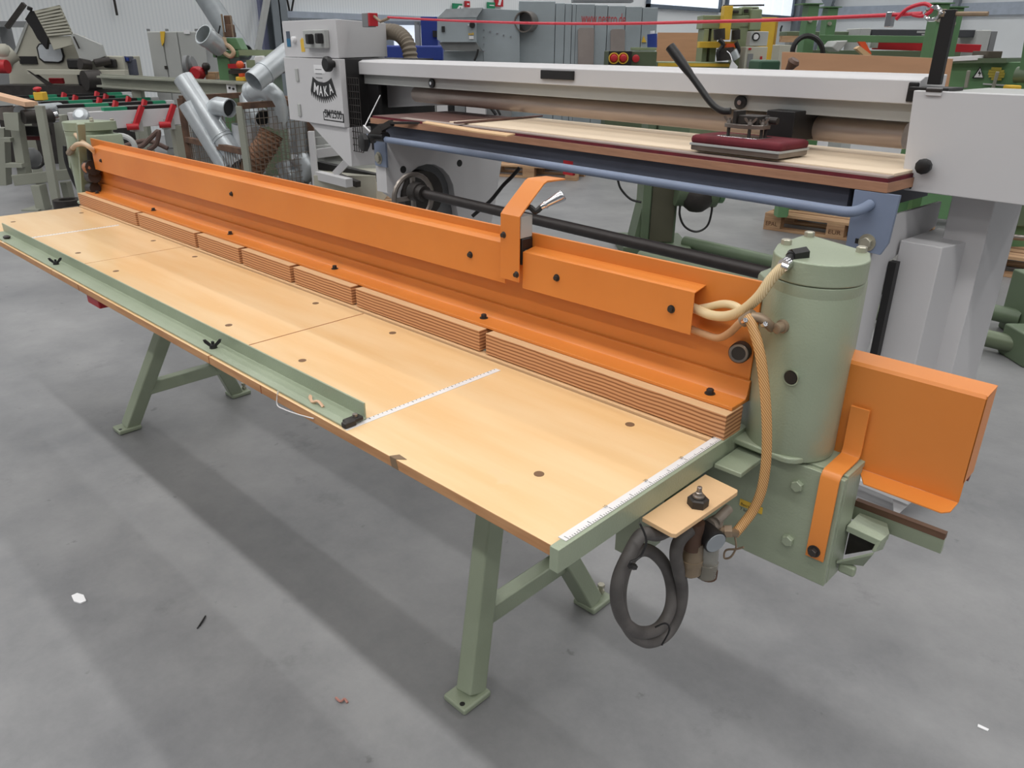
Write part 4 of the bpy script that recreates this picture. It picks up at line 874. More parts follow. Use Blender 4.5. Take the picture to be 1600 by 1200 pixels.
# ---- steel channel lying across, and electrical cabinet
ch = vthing('steel_channel', 'long grey steel channel beam on legs running in front of the grey cabinet', 'steel beam', 300, 8.3)
part('channel', MB().bar(vp(160, 127, 9.4), vp(402, 141, 8.6), .03, .16).bar(vp(160, 119.5, 9.4), vp(402, 131, 8.6), .16, .02).bar(vp(160, 134, 9.4), vp(402, 151, 8.6), .16, .02), beigeD, ch)
for u, Dl in ((215, 9.22), (386, 8.65)): part('leg', MB().box(vp(u, 140, Dl).x - .05, vp(u, 140, Dl).x + .05, Dl - .05, Dl + .05, 0, vp(u, 137 if u < 300 else 149, Dl).z), beigeD, ch)
stc = vp(363, 137, 8.7); 
part('warning_sticker', MB().box(stc.x - .05, stc.x + .05, stc.y - .03, stc.y - .028, stc.z - .06, stc.z + .06), paper, ch)
part('sticker_mark', MB().box(stc.x - .05, stc.x + .05, stc.y - .032, stc.y - .03, stc.z + .04, stc.z + .06).ball((stc.x - .02, stc.y - .032, stc.z), .014, 8).ball((stc.x + .02, stc.y - .032, stc.z - .01), .014, 8), inkm, ch)
D = 11.3
cab = vthing('electric_cabinet', 'tall light grey two-door electric cabinet against the far wall', 'cabinet', 275, D)
part('body', down(MB(), 229, 318, 49, D + .02, .5), lgrey, cab, .01)
for u0, u1 in ((229, 252), (253, 276), (277, 318)): part('door', down(MB(), u0 + .4, u1 - .4, 50, D, .019, .1), lgrey, cab, .006)
part('lifting_eye', pb(pb(pb(MB(), 229, 45, 232, 49, D + .2, .05), 258, 45, 261, 49, D + .2, .05), 304, 45, 309, 49, D + .2, .05), mgrey, cab)
part('yellow_tag', pp(MB(), ((250, 49), (257, 49), (256, 66), (253, 72), (251, 62)), D - .03, .02), yellow, cab)
part('door_lock', pb(MB(), 257, 103, 261, 108, D - .02, .02), dark, cab)
part('label', pb(MB(), 287, 47, 296, 53, D - .02, .015), paper, cab)
cnt = vthing('lathe_stand', 'small machine with red round motor cover in front of the grey cabinet', 'machine', 303, 9.9)
part('motor', MB().cyl(vp(293, 103, 9.9), vp(304, 100, 9.9), .09, 14).cyl(vp(290, 102, 9.85), vp(296, 102, 9.85), .11, 12), mgrey, cnt)
part('red_cover', MB().lathe(vp(306, 115, 9.8), (0, -1, 0), [(-.1, .08), (0, .08), (.03, .06)], 16), red, cnt)
part('wood_block', pb(MB(), 321, 113, 336, 126, 9.9, .2), palletw, cnt)
part('stand_body', down(MB(), 288, 338, 124, 9.9, .4), mgrey, cnt)
part('knob', MB().ball(vp(322, 104, 9.9), .05).cyl(vp(322, 106, 9.9), vp(322, 116, 9.9), .02), dark, cnt)
# ---- green routing machine
D = 9.6
gm_ = vthing('routing_machine', 'green machine with hoses and grey duct stub, left of the white sander head', 'machine', 360, D)
part('column', down(MB(), 337, 357, 80, D, .35), mgreen, gm_, .01)
part('arm', pb(MB(), 332, 79, 372, 90, D - .02, .4), mgreen, gm_, .01)
part('slide', pb(pb(MB(), 372, 78, 428, 84, D, .3), 372, 84, 424, 87, D, .25), sage, gm_)
part('motor', pp(MB(), ((352, 59), (368, 59), (378, 78), (350, 78)), D, .25), mgreen, gm_, .01)
part('valve_tower', pb(pb(pb(MB(), 351, 24, 360, 58, D + .02, .1), 348, 50, 364, 58, D, .12), 353, 38, 363, 52, D, .1), rust, gm_, .01)
part('tower_rods', pb(pb(MB(), 347, 22, 349, 58, D, .02), 361, 24, 362.5, 58, D, .02), brass, gm_)
part('duct_stub', MB().pipe(vp(344, 74, D), vp(317, 53, D - .2), .11, .1, 20), galv, gm_)
part('duct_collar', MB().pipe(vp(325, 59, D - .15), vp(317, 53, D - .2), .12, .105, 20), galv, gm_)
part('hose', pt(MB(), ((350, 58), (352, 68), (360, 74), (365, 82), (360, 88), (350, 82), (343, 74)), D - .05, .025), MATS['cream_hose'], gm_)
part('cable', pt(MB(), ((344, 40), (340, 60), (338, 90)), D - .05, .008), black, gm_)
part('table', pb(MB(), 357, 110, 430, 116, D - .2, .6), dark, gm_)
part('table_base', down(MB(), 357, 425, 117, D - .1, .4), greenD, gm_)
part('red_block', pb(MB(), 356, 100, 375, 107, D - .1, .2), red, gm_)
part('orange_lamp', MB().ball(vp(375, 101, D - .2), .045), mat('signal_orange', (226, 92, 48), .4), gm_)
part('yellow_box', pb(MB(), 368, 120, 381, 127, D - .3, .12), yellow, gm_, .01)
part('orange_block', pb(MB(), 373, 115, 379, 120, D - .3, .1), MATS['signal_orange'], gm_)
part('jig_hood', pp(MB(), ((392, 104), (398, 88), (409, 87), (420, 104)), D - .1, .3), paper, gm_, .01)
part('jig_plate', pb(pb(MB(), 385, 94, 398, 106, D - .12, .1), 408, 100, 422, 110, D - .2, .1), sage, gm_)
solo('duct_pipe', MB().pipe(vp(320, -6, 11.8), vp(379, 84, 11.0), .14, .13, 20), mat('grey_duct', (140, 146, 150), .5, .3), 'long slanting grey duct pipe rising to the roof behind the green machine', 'duct', V)

# ---- wire cage with galvanised duct pieces
cage = vthing('wire_cage', 'rusty wire-mesh cage pallet full of galvanised duct pieces', 'cage', 375, 6.8)
A = vp(283, 160, 7.5); B = vp(374, 166, 6.6); C = vp(482, 159, 7.25); DD = A + C - B; ZT = .99
for P_, top in ((A, ZT), (B, ZT), (C, ZT), (DD, ZT)): part('post', MB().bar((P_.x, P_.y, 0), (P_.x, P_.y, top), .05, .05), beigeD if P_ is B else rust, cage, .003)
def rail_(P_, Q_, z, w=.05): return MB().bar((P_.x, P_.y, z), (Q_.x, Q_.y, z), w, w)
for P_, Q_, zz in ((B, C, ZT), (C, DD, ZT), (A, DD, ZT), (A, B, .63), (A, B, .12), (B, C, .12), (C, DD, .12), (A, DD, .12)): part('frame_rail', rail_(P_, Q_, zz), rust, cage, .003)
part('cage_floor', MB().prism([(A.x, A.y, .12), (B.x, B.y, .12), (C.x, C.y, .12), (DD.x, DD.y, .12)], (0, 0, .02)), rust, cage)
def grid(P_, Q_, z0, z1, n, k):
    mb = MB()
    for i in range(1, n):
        q = P_ + (Q_ - P_) * (i / n); mb.bar((q.x, q.y, z0), (q.x, q.y, z1), .0045, .0045)
    for j in range(1, k):
        z = z0 + (z1 - z0) * j / k; mb.bar((P_.x, P_.y, z), (Q_.x, Q_.y, z), .0045, .0045)
    return mb
for P_, Q_, z1, n, k in ((B, C, ZT, 16, 16), (A, B, .63, 24, 3), (A, DD, ZT, 14, 14), (C, DD, ZT, 14, 14)): part('wire_mesh', grid(P_, Q_, .14, z1, n, k), mat('dull_wire', (120, 108, 96), .6, .2), cage, kind='stuff')
def duct(label, p, q, r, cat='duct', bands=(), m=None):
    mb = MB().pipe(p, q, r, r - .004, 24); d = (q - p)
    for f in bands: mb.pipe(p + d * f, p + d * (f + .025), r + .006, r - .001, 24)
    return solo('duct_pipe', mb, m or galv, label, cat, V, 'galvanised ducts in the wire cage')
def elbow(label, pts, r, mouth=True):
    P_ = smooth_path(pts, 4); mb = MB().tube(P_, [r * (1.0 if i % 4 else 1.04) for i in range(len(P_))], 20)
    t = thing('duct_elbow', label, 'duct', P_[0], V, 'galvanised ducts in the wire cage')
    part('elbow_body', mb, galv, t)
    d = (P_[0] - P_[1]).normalized()
    part('mouth_collar', MB().pipe(P_[0] - d * .01, P_[0] + d * .04, r * 1.05, r * .93, 20), galv, t)
    part('mouth_inside', MB().cyl(P_[0] - d * .0, P_[0] + d * .006, r * .92, 20), black, t)
    return t
duct('long galvanised duct leaning out of the cage, thicker of the leaning pair', vp(286, 122, 7.15), vp(374, 255, 6.95), .085, bands=(.66, .69))
duct('thinner galvanised duct leaning in the cage, left of the thick one', vp(291, 162, 7.05), vp(352, 262, 7.0), .07)
elbow('duct elbow with open dark mouth, right of the leaning ducts', [vp(354, 168, 6.95), vp(342, 166, 7.0), vp(334, 172, 7.1), vp(332, 185, 7.2)], .075)
duct('duct rising to the right behind the white sander head', vp(396, 128, 6.6), vp(452, 82, 6.9), .085, bands=(.3,))
elbow('duct elbow below the rising duct, beside the white head', [vp(396, 144, 7.0), vp(412, 140, 6.95), vp(428, 152, 6.95), vp(434, 172, 7.0), vp(434, 195, 7.05)], .085)
elbow('open-mouthed duct end behind the mesh, beside the cage post', [vp(409, 183, 7.0), vp(400, 176, 7.1), vp(394, 168, 7.2), vp(390, 150, 7.3)], .075)
duct('pale upright duct behind the cage corner post', vp(390, 150, 7.35), vp(400, 270, 7.35), .09, m=galv)
duct('white upright duct directly right of the cage corner post', vp(384, 195, 7.1), vp(386, 262, 7.1), .12, m=mat('whitened_duct', (206, 210, 214), .4, .2))
duct('upright duct near the right end of the cage', vp(468, 185, 7.3), vp(470, 240, 7.3), .09)
elbow('bright duct elbow low at the right end of the cage', [vp(470, 250, 7.2), vp(478, 262, 7.2), vp(472, 275, 7.2), vp(455, 278, 7.25), vp(445, 255, 7.3)], .085)
solo('flexible_hose', MB().tube(smooth_path([vp(424, 208, 6.98), vp(416, 226, 6.95), vp(402, 246, 6.95), vp(390, 270, 6.98)], 9), [.095 if k % 2 else .108 for k in range(28)], 18), mat('rusty_spiral_hose', (142, 106, 82), .7, .1, .25, 20), 'rusty brown spiral hose hanging behind the cage mesh', 'hose', V)

# ---- beige frame parts behind the sander
fp = vthing('frame_stack', 'stack of white square-tube frame parts on a pallet behind the sander head', 'frame parts', 540, 6.6)
part('tube_frame', MB().bar(vp(486, 205, 6.9), vp(494, 290, 6.9), .05, .05), white, fp, .003)
part('tube_frame', MB().bar(vp(496, 240, 7.2), vp(568, 230, 7.2), .06, .08), white, fp, .003)
part('tube_frame', MB().bar(vp(524, 272, 6.7), vp(566, 228, 6.7), .06, .06), white, fp, .003)
part('tube_frame', MB().bar(vp(498, 274, 6.8), vp(546, 286, 6.5), .07, .07), white, fp, .003)
part('dark_rail', MB().bar(vp(498, 258, 7.1), vp(590, 278, 6.8), .06, .07), black, fp, .003)
part('dark_rail', MB().bar(vp(530, 276, 6.8), vp(560, 288, 6.6), .05, .05), dark, fp, .003)
for k in range(4): part('panel_sheet', MB().bar(vp(496, 206 + k * 13, 7.5 - k * .05), vp(590, 200 + k * 13, 7.5 - k * .05), .3, .08), lgrey, fp, .006)
part('caster', MB().ball(vp(562, 248, 6.8), .06), black, fp)
part('under_body', MB().box(vp(498, 290, 6.9).x, vp(592, 290, 6.9).x, 6.75, 7.6, .15, .42), beige, fp)
part('lower_body', MB().box(vp(498, 290, 6.9).x, vp(592, 290, 6.9).x, 7.2, 7.6, .42, .62), lgrey, fp)
o = V.M @ V3((vp(496, 290, 6.6).x, 6.6, 0)); pallet('pallet', (o.x, o.y, 0), math.radians(43.7), 'brown pallet under the white frame parts behind the sander')
# pallet seen right of the sander's left leg
o = V.M @ vp(752, 262, 9.6); pallet('pallet', (o.x, o.y, 0), math.radians(25), 'pallet on bare floor right of the sander left leg')

# ---- blue loading gate
D = 13.0
bg_ = vthing('blue_press', 'deep blue machine frame with pale opening, left of the galvanised filter', 'machine', 645, D)
part('upright', down(MB(), 657, 683, 26, D, .5), dblue, bg_, .01)
part('cross_box', pb(MB(), 600, 71, 692, 95, D - .6, .5), dblue, bg_, .03)
part('foot_block', down(MB(), 602, 690, 95, D - .55, .4), dblue, bg_)
part('grey_frame', pb(pb(MB(), 600, 33, 657, 39, D + .2, .2), 603, 38, 614, 75, D + .2, .2), mat('dim_rail', (140, 150, 164), .55), bg_)
part('frame_end', pb(MB(), 648, 33, 656, 75, D + .2, .1), lgrey, bg_)
part('daylit_opening', pb(MB(), 614, 39, 648, 75, D + .3, .05), glow, bg_)  # bright opening; its daylight is put in as a glowing sheet
part('dark_fitting', pb(MB(), 676, 48, 683, 58, D - .05, .1), black, bg_)
# ---- galvanised filter house
D = 11.6
nf = vthing('filter_house', 'large galvanised dust filter house with red web address', 'dust filter', 850, D)
part('fan_hood', pp(MB(), ((683, 28), (697, 14), (754, 12), (744, 26), (744, 66), (690, 66), (683, 62)), D - .55, .55), galvW, nf, .005)
part('hood_top', pp(MB(), ((684, 28), (698, 14), (755, 12), (745, 27)), D - .56, .01), galv, nf)
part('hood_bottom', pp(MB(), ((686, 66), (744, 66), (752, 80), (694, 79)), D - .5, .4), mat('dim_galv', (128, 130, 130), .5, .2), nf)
part('transition', pp(MB(), ((744, 26), (755, 13), (812, 16), (812, 110), (757, 110), (755, 82), (744, 66)), D - .3, .3), galvW, nf, .004)
part('lower_body', down(MB(), 693, 812, 80, D - .28, .5), galvW, nf)
for u0, u1 in ((811, 868), (868.7, 883), (883.7, 894), (894.7, 900.6), (900.9, 930), (930.6, 950), (950.8, 978), (978.7, 1004), (1004.7, 1028.5)):
    vt = 2 + (u0 - 811) * .05
    part('wall_sheet', down(MB(), u0, u1, vt, D - .1, .9), galvW, nf, .006)
for u0, u1, v0 in ((903, 929, 43), (954, 977, 45)):
    ins = part('hatch', pp(MB(), ((u0, 110), (u0, v0 + 3), (u0 + 3, v0), (u1 - 3, v0), (u1, v0 + 3), (u1 - 2, 110)), D - .13, .025), mat('hatch_sheet', (158, 148, 144), .6, .1, .15, 4), nf, .004)
part('inlet_ring', MB().pipe(vp(818, 34, D - .35), vp(827, 34, D - .1), .13, .115, 24), steel, nf)
part('inlet_inside', MB().cyl(vp(822, 34, D - .18), vp(823, 34, D - .16), .112, 24), mgrey, nf)
part('inlet_flange', pb(MB(), 812, 22, 837, 48, D - .13, .03), galvW, nf)
redlet = mat('red_lettering', (196, 74, 76), .6)
o = vp(908, 36.5, D - .102); q = vp(977, 38.5, D - .102)
lettering('web_address', 'www.nestro.de', .2, o, (q - o), (0, 0, 1), redlet, nf, width=(q - o).length, thick=.004)
part('fan_switch', MB().lathe(vp(738, 39, D - .55), (0, -1, 0), [(0, .04), (.06, .035)], 12), black, nf)
part('fan_label', pb(MB(), 690, 41, 695, 50, D - .57, .015), inkm, nf)
part('fan_sticker', pb(pb(MB(), 733, 56, 740, 61, D - .57, .015), 731, 38, 735, 40, D - .57, .012), paper, nf)
part('warning_row', pb(pb(pb(MB(), 732, 52, 734, 54.5, D - .57, .012), 735, 52, 737, 54.5, D - .57, .012), 738, 51, 740, 54.5, D - .57, .012), yellow, nf)
rv = MB()
for k in range(4): rv.ball(vp(756, 47 + k * 11, D - .31), .012, 6)
for u, v in ((766, 49), (777, 52), (787, 55), (798, 57)): rv.ball(vp(u, v, D - .31), .014, 6)
part('rivet', rv, chrome, nf, kind='stuff')
part('power_cable', pt(MB(), ((747, 77), (745, 86), (741, 95)), D - .6, .014), black, nf)
part('roof_trim', pb(MB(), 895, -6, 990, 3, D + .4, .3), mgrey, nf)
o2 = vp(1006, 60, D - .5)
tank = vthing('blue_canister', 'small blue canister with white cap on the green control box', 'canister', 1018, 10.5)
part('body', MB().cyl(vp(1019, 75, 10.6), vp(1019, 53, 10.6), .062, 18), dblue, tank)
part('cap', MB().cyl(vp(1019.5, 52.5, 10.6), vp(1019.5, 48, 10.6), .028, 12), paper, tank)
part('warning_triangle', MB().prism([vp(1002.5, 66, 11.48), vp(1010, 66, 11.48), vp(1006, 56, 11.48)], (0, .015, 0)), yellow, nf)
D = 10.4
gc = vthing('control_box', 'green machine control box with two red and yellow rotary switches', 'control box', 990, D)
part('body', down(MB(), 951, 1027, 80, D, .5), mat('olive_green_paint', (84, 96, 72), .5), gc, .01)
part('front_plate', pb(MB(), 951, 80, 987, 103, D - .02, .019), black, gc)
part('top_sheet', pb(MB(), 992, 74, 1026, 79, D + .05, .4), sage, gc, .004)
for u in (959, 973.5):
    k = vp(u, 91, D - .02); rg = part('switch_ring', MB().lathe(k, (0, -1, 0), [(0, .066), (.016, .066), (.018, .055), (.008, .05)], 22, True, False), yellow, gc)
    part('switch_knob', MB().lathe(k + V3((0, -.003, 0)), (0, -1, 0), [(0, .048), (.014, .047), (.05, .036), (.054, .027)], 16), red, rg)
k = vp(993, 91.5, D); part('stop_button', MB().lathe(k, (0, -1, 0), [(0, .03), (.02, .03), (.022, .046), (.045, .044), (.052, .03)], 16), red, gc)
# ---- plywood sheet and green machine with yellow beam
D = 13.5
solo('plywood_sheet', down(MB(), 1028, 1092, 51, D, .03), plyPk, 'pinkish plywood sheet leaning by far wall, right of the filter house', 'board', V)
D = 12.2
ym = vthing('frame_press', 'sage green machine with yellow column and beam below the windows', 'machine', 1160, D)
part('bed', down(MB(), 1027, 1142, 97, D - .2, .6), sage, ym, .01)
part('bed_stripe', pb(MB(), 1028, 99, 1140, 104, D - .22, .019), yellow, ym)
part('portal', pb(pb(pb(MB(), 1098, 24, 1190, 45, D + .1, .4), 1098, 45, 1106, 97, D + .1, .4), 1110, 45, 1120, 97, D + .1, .4), sage, ym, .01)
part('portal_column', down(MB(), 1155, 1180, 40, D + .1, .4), sage, ym, .01)
part('top_gear', pb(pb(pb(MB(), 1143, 12, 1160, 24, D + .1, .3), 1160, 10, 1186, 26, D + .15, .3), 1172, 14, 1190, 48, D + .05, .1), sage, ym, .02)
part('gear_detail', pb(pb(pb(MB(), 1145, 16, 1155, 21, D + .05, .04), 1163, 14, 1170, 20, D + .1, .04), 1176, 12, 1183, 20, D + .1, .04), dark, ym, .01)
part('top_bar', MB().cyl(vp(1130, 9, D + .05), vp(1194, 8, D + .05), .012, 8), dark, ym)
part('yellow_column', pb(MB(), 1130, 9, 1143, 62, D - .1, .2), yellow, ym, .005)
part('yellow_beam', pb(MB(), 1093, 65, 1152, 75, D - .05, .15), yellow, ym, .005)
part('yellow_plate', pb(MB(), 1135, 68, 1150, 74, D - .15, .1), MATS['signal_orange'], ym)
part('yellow_panel', down(MB(), 1190, 1214, 27, D + .2, .4), yellow, ym, .005)
part('panel_edge', down(MB(), 1214, 1217, 27, D + .19, .4), mat('ochre_edge', (180, 140, 60), .6), ym)
part('spindle_motor', MB().cyl(vp(1124, 45, D - .2), vp(1124, 62, D - .2), .08, 12).cyl(vp(1133, 75, D - .25), vp(1133, 94, D - .25), .12, 14).cyl(vp(1150, 47, D - .1), vp(1150, 62, D - .1), .06, 12), dark, ym)
part('spindle_hoses', pt(MB(), ((1124, 62), (1130, 70), (1122, 82), (1124, 94)), D - .3, .03).tube(smooth_path([vp(1150, 66, D - .3), vp(1154, 80, D - .3), vp(1148, 92, D - .3)], 5), .03, 8), black, ym)
part('chuck', MB().cyl(vp(1144, 80, D - .3), vp(1150, 92, D - .3), .07, 12), galv, ym)
gb = part('gauge_box', pb(MB(), 1172, 49, 1200, 72, D - .3, .2), lgrey, ym, .01)
part('gauge', MB().lathe(vp(1181, 57.5, D - .31), (0, -1, 0), [(0, .055), (.01, .055), (.01, .04)], 18, True, False), black, gb)
part('gauge_dial', MB().cyl(vp(1181, 57.5, D - .312), vp(1181, 57.5, D - .318), .038, 16), paper, gb)
part('control_cabinet', down(MB(), 1166, 1200, 73, D - .35, .3), beige, ym, .01)
part('keypad', pb(MB(), 1168, 84, 1176, 105, D - .37, .019), mgrey, ym)
part('cabinet_button', pb(pb(MB(), 1188, 88, 1191, 94, D - .37, .02), 1170, 75, 1174, 78, D - .37, .02), red, ym)
D = 10.2
solo('green_hood', down(MB(), 1188, 1221, 94, D, .5), mat('deep_green_paint', (60, 96, 74), .5), 'dark green rounded machine hood left of the plywood side board', 'machine hood', V, bevel=.03)
solo('paper_tag', MB().prism([vp(1139, 108, 5.6), vp(1144, 94, 5.6), vp(1153, 104, 5.6), vp(1150, 112, 5.6)], (.0, .004, 0)).tube(smooth_path([vp(1144, 95, 5.6), vp(1141, 85, 5.8), vp(1136, 80, 6.2)], 4), .003, 6), paper, 'white paper tag hanging above the sander beam', 'tag', V)
# ---- long green panel machine on pallets, right background
D = 6.3
gr = vthing('panel_machine', 'large green panel machine with tall posts standing on pallets at right', 'machine', 1400, D)
def gpost(u0, u1, vt, Dp, w=.14):
    a = vp(u0, 60, Dp).x; b = vp(u1, 60, Dp).x
    pt_ = part('tall_post', MB().box(a, b, Dp, Dp + w, .145, vp((u0 + u1) / 2, vt, Dp).z), mgreen, gr, .004)
    zt_ = vp((u0 + u1) / 2, vt, Dp).z
    part('post_cap', MB().box(a - .06, b + .02, Dp - .02, Dp + w + .02, zt_ + .001, zt_ + .008), mgreen, pt_)
    part('post_bolt', MB().cyl(vp((u0 + u1) / 2, vt + 25, Dp), vp((u0 + u1) / 2, vt + 25, Dp) + V3((0, -.02, 0)), .016, 10), zinc, pt_)
gpost(1257, 1273, 7, D + .2); gpost(1288, 1303, 12, D + .9); gpost(1458, 1474, 6, D - .3); gpost(1480, 1497, 12, D + .1)
part('cross_rail', MB().bar(vp(1280, 60, D + .5), vp(1458, 62, D + .2), .08, .05), mgreen, gr, .003)
part('cross_rail', MB().bar(vp(1262, 88, D + .8), vp(1490, 90, D + .8), .2, .1), greenD, gr, .003)
part('hose_arc', MB().tube([vp(1262 + 24 * math.cos(math.pi - t * .26), 84 - 28 * math.sin(t * .26), D + .1) for t in range(13)], .02, 8), black, gr)
sb = part('side_board', MB().prism([vp(1218, 150, D - .6), vp(1222, 81, D - .6), vp(1486, 92, D - .95), vp(1476, 150, D - .95)], (.03, .03, 0)), plyPk, gr)
bd_ = part('body', MB().prism([V3((vp(1482, 120, D - .55).x, D - .55, .3)), V3((vp(1482, 120, D - .55).x, D - .55, vp(1485, 97, D - .55).z)), V3((vp(1600, 120, D - .9).x, D - .9, vp(1590, 97, D - .9).z)), V3((vp(1640, 120, D - .9).x, D - .9, .3))], (.3, .4, 0)), mgreen, gr, .004)
def onbody(u, v, off=.015):   # point on the sloping-back face of the body
    t = (u - 1482) / 118.0; return vp(u, v, D - .55 - .35 * t - off)
tri = [onbody(1519, 122.5), onbody(1537, 122.5), onbody(1532, 104)]
ws = part('warning_triangle', MB().prism(tri, (0, .004, 0)), inkm, bd_)
part('triangle_field', MB().prism([onbody(1522, 121, .019), onbody(1535.5, 121, .019), onbody(1531.7, 107, .019)], (0, .002, 0)), paper, ws)
part('lightning_mark', MB().prism([onbody(1531.5, 109, .023), onbody(1528, 115, .023), onbody(1530.5, 115.5, .023), onbody(1529.5, 119.5, .023), onbody(1533.5, 113.5, .023), onbody(1531, 113, .023)], (0, .002, 0)), inkm, ws)
lg_ = MB()
for k in range(5):
    w_ = (8, 12, 13, 12, 8)[k]; a = onbody(1557 - w_, 107 + k * 4); b = onbody(1557 + w_, 107.6 + k * 4)
    lg_.bar(a, b, .004, .016)
part('round_logo', lg_, mat('faded_yellow_print', (164, 150, 56), .6), bd_)
part('hand_lever', MB().bar(onbody(1509, 137, .06), onbody(1514, 110, .06), .022, .022), mat('grey_lever', (150, 150, 138), .5), bd_, .004)
part('hand_lever', MB().bar(onbody(1551, 140, .06), onbody(1559, 112, .06), .02, .02), MATS['grey_lever'], bd_, .004)
part('trim_line', MB().bar(onbody(1536, 131, .01), onbody(1578, 134, .01), .006, .01), lgrey, bd_)
part('body_end', MB().bar(onbody(1597, 150, .05), onbody(1612, 60, .05), .06, .06), mgreen, bd_)
part('dark_cylinder', MB().cyl(onbody(1588, 117, .05), onbody(1615, 118, .05), .05, 14), greenD, bd_)
part('yellow_block', MB().box(onbody(1580, 140, .2).x, onbody(1610, 140, .2).x, onbody(1580, 140, .2).y, onbody(1580, 140, .2).y + .1, vp(1590, 150, D - 1.1).z, vp(1590, 134, D - 1.1).z), yellow, bd_, .01)
part('roof_line', MB().bar(onbody(1486, 95, -.2), onbody(1592, 94, -.2), .5, .03), greenD, bd_)
part('worktop', MB().bar(onbody(1486, 93, -.1), onbody(1540, 90, -.1), .3, .03), paper, gr, .003)
part('clamp_red', MB().bar(vp(1365, 71, D + .45), vp(1530, 76, D + .45), .05, .06), red, gr, .004)
part('white_block', pb(MB(), 1360, 66, 1372, 75, D + .4, .05), paper, gr)
part('grey_head', pp(MB(), ((1299, 74), (1308, 64), (1326, 63), (1318, 74), (1310, 82)), D + .1, .2), lgrey, gr, .01)
part('orange_flap', pp(MB(), ((1341, 65), (1352, 65), (1362, 84), (1356, 87)), D + .1, .03), MATS['signal_orange'], gr)
part('wood_wedge', pp(MB(), ((1338, 76), (1344, 72), (1362, 86), (1352, 88)), D + .05, .06), plyPale, gr)
part('rear_panel', pb(MB(), 1310, 79, 1480, 100, D + .95, .1), mgreen, gr)
nd = part('number_disc', MB().cyl(vp(1422, 87, D + .94), vp(1422, 87, D + .93), .042, 20), inkm, gr)
k = vp(1419, 89, D + .925); lettering('number', '2', .06, (k.x, D + .925, k.z - .012), (1, 0, 0), (0, 0, 1), paper, nd, width=.03)
k = vp(1324, 85, D + .93); lettering('lettering', 'KLE', .05, (k.x, D + .93, k.z), (1, 0, 0), (0, 0, 1), paper, gr, width=.085)
part('lower_body', MB().box(vp(1240, 330, D + .3).x, vp(1640, 330, D + .3).x, D + .5, D + .9, .145, .5), mgreen, gr)
for u in (1225, 1252): part('foot_post', MB().box(vp(u, 320, D + .15).x - .04, vp(u, 320, D + .15).x + .04, D + .15 + (u - 1225) * .02, D + .25 + (u - 1225) * .02, .145, 1.2), mgreen, gr)
part('drive_unit', MB().box(vp(1555, 350, D - .9).x, vp(1625, 350, D - .9).x, D - .9, D - .4, .30, .78), greenD, gr, .01)
part('drive_shaft', MB().cyl(vp(1540, 366, D - 1.0), vp(1600, 372, D - 1.0), .02, 10), steel, gr)
part('round_seal', MB().lathe(vp(1574, 365, D - .91), (0, -1, 0), [(0, .03), (.015, .028), (.016, .015)], 16), dark, gr)
part('side_skirt', MB().box(vp(1540, 390, D - .85).x, vp(1640, 390, D - .85).x, D - .84, D - .38, .145, .30), mgreen, gr)
pl1 = pallet('pallet', W0.z(1192, 358, 0), math.radians(6), 'pallet with stamped blocks under the green machine, left end')
pl2 = pallet('pallet', W0.z(1512, 424, 0), math.radians(6), 'pallet under the green machine at the right edge of the picture')
for pl_, tx, bx_ in ((pl1, 'EPAL', .02), (pl1, 'EUR', .55), (pl2, '12', .04)):
    lettering('stamp', tx, .05, (bx_, -.001, .04), (1, 0, 0), (0, 0, 1), mat('burnt_stamp', (96, 66, 46), .8), pl_, width=.1)
# grey long machine far behind on the right
D = 9.5
lm = vthing('beam_saw', 'long grey and black machine beam behind the red clamp bar, far right', 'machine', 1450, D)
part('black_beam', pb(MB(), 1362, 46, 1535, 58, D, .3), mat('anthracite_paint', (66, 68, 72), .5), lm, .01)
part('black_beam', pb(MB(), 1230, 49, 1345, 57, D + .3, .3), greenD, lm, .01)
part('end_post', down(MB(), 1345, 1362, 44, D - .02, .4), lgrey, lm, .01)
part('end_post', down(MB(), 1528, 1550, 47, D - .05, .4), lgrey, lm, .01)
part('end_side', down(MB(), 1550, 1559, 49, D, .4), mgrey, lm)
k = vp(1432, 53, D - .002); part('faded_print', MB().box(k.x, k.x + .12, D - .003, D - .001, k.z + .01, k.z + .03).box(k.x + .06, k.x + .17, D - .003, D - .001, k.z - .015, k.z), lgrey, lm)
part('red_insert', pb(MB(), 1222, 56, 1262, 66, D + .2, .1), palletw, lm)
solo('wood_crate', pb(MB(), 1544, 80, 1566, 91, 5.6, .2), mat('dark_wood', (80, 72, 62), .7), 'small dark wooden block lying on top of the green machine', 'block', V, bevel=.004)
sm_ = vthing('small_machine', 'white handled machine unit behind the plywood side board', 'machine', 1225, 11.2)
part('body', down(MB(), 1218, 1252, 70, 11.2, .3), beige, sm_, .01)
part('top_unit', pb(MB(), 1234, 63, 1244, 70, 11.2, .2), mgrey, sm_, .01)
part('cable', pt(MB(), ((1222, 40), (1220, 50), (1230, 60)), 11.2, .012), black, sm_)
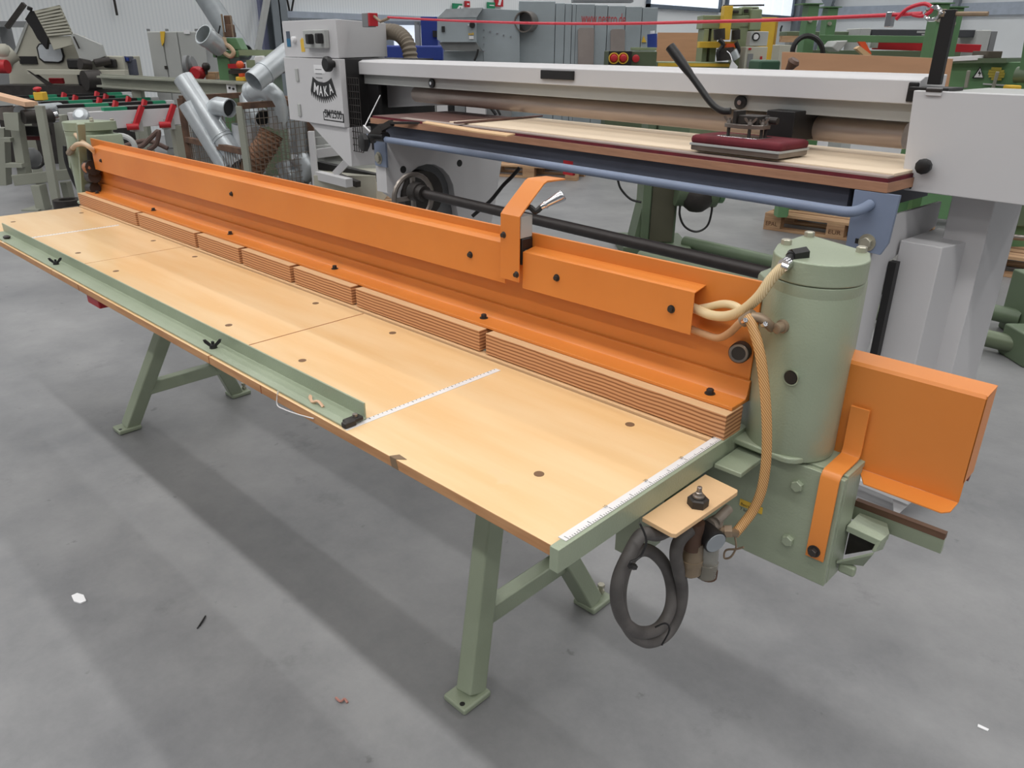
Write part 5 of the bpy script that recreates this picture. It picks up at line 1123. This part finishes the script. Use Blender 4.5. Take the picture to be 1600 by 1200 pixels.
# ---- grey boxes seen under the sander beam
D = 10.6
gb_ = vthing('switch_cabinet', 'low grey and white switch cabinets seen under the sander beam', 'cabinet', 700, D)
part('body', down(MB(), 632, 681, 162, D, .5), lgrey, gb_, .006)
part('door', down(MB(), 682, 699, 161, D - .01, .4), white, gb_, .006)
part('side', down(MB(), 710, 727, 160, D, .5), mgrey, gb_, .004)
part('white_unit', down(MB(), 728, 758, 160, D - .1, .5), white, gb_, .006)
part('cable_gap', down(MB(), 700, 709, 161, D + .1, .3), black, gb_)
part('label', pb(MB(), 657, 165, 665, 170, D - .02, .015), paper, gb_)
part('cables', pt(MB(), ((760, 164), (768, 170), (775, 180)), D, .02).tube(smooth_path([vp(766, 162, D), vp(776, 170, D), vp(782, 180, D)], 4), .015, 8), black, gb_)
part('back_box', down(MB(), 759, 800, 162, D + .4, .3), mgrey, gb_)
# ---- green grinder with motor and long base tubes
D = 5.75
gg = vthing('green_grinder', 'olive green machine column with motor behind the sander table, on long base tubes', 'machine', 1030, D)
a = vp(1000, 392, D); b = vp(1052, 392, D)
part('column', MB().box(a.x, b.x, D, D + .35, .05, 1.0), greenD, gg, .01)
part('column_edge', MB().box(a.x - .01, a.x + .05, D - .03, D - .001, .02, .98), greenD, gg, .006)
part('column_plate', MB().box(a.x + .06, b.x - .02, D - .012, D - .001, .1, .72), mat('brownish_plate', (84, 82, 66), .5), gg)
part('flare', MB().prism([(a.x, D, .4), (a.x, D, .02), (a.x - .07, D, .02)], (0, .3, 0)), greenD, gg)
part('bracket', MB().box(a.x + .06, b.x + .02, D - .1, D + .1, .72, .95), greenD, gg, .01)
m0 = vp(1083, 300, D - .05)
part('motor', MB().cyl(m0 + V3((-.13, 0, .03)), m0 + V3((.17, 0, .02)), .13, 20).box(m0.x - .05, m0.x + .08, D - .1, D + .05, m0.z + .12, m0.z + .2), greenD, gg, .006)
part('motor_fan', MB().cyl(m0 + V3((.175, 0, .03)), m0 + V3((.22, 0, .03)), .11, 18), mgreen, gg, .01)
part('motor_belly', MB().ball(m0 + V3((.02, -.05, -.02)), .12, 14), dark, gg)
part('cable', pt(MB(), ((1064, 313), (1062, 335), (1070, 354), (1088, 362), (1105, 353), (1112, 330), (1112, 312)), D - .1, .008, 6), black, gg)
part('cable', pt(MB(), ((965, 279), (970, 295), (985, 311), (1002, 316)), D - .1, .008, 6), black, gg)
part('base', MB().box(a.x - .15, b.x + .1, D - .15, D + .35, 0, .09), greenD, gg, .006)
r0 = W0.z(1070, 378, .1); r1 = W0.z(1596, 498, .1); f0 = W0.z(1000, 401, .07); f1 = W0.z(1596, 541, .07)
I_ = V.I
part('base_tube', MB().cyl(I_ @ r0, I_ @ r1, .045, 16), greenD, gg)
part('base_tube', MB().cyl(I_ @ f0, I_ @ f1, .045, 16), mat('base_tube_green', (112, 124, 100), .4, .2), gg)
e_ = I_ @ f1; e2 = I_ @ r1
part('end_stand', MB().box(e_.x - .05, e_.x + .3, e_.y - .12, e_.y + .1, 0, .16), greenD, gg, .01)
part('end_column', MB().box(e2.x - .02, e2.x + .3, e2.y - .12, e2.y + .15, 0, .34), greenD, gg, .01)
solo('power_lead', pt(MB(), ((812, 262), (800, 276), (786, 290), (768, 312), (752, 326), (738, 338)), 4.6, .011, 6), black, 'black cable hanging from the sander table down to the floor', 'cable', V)
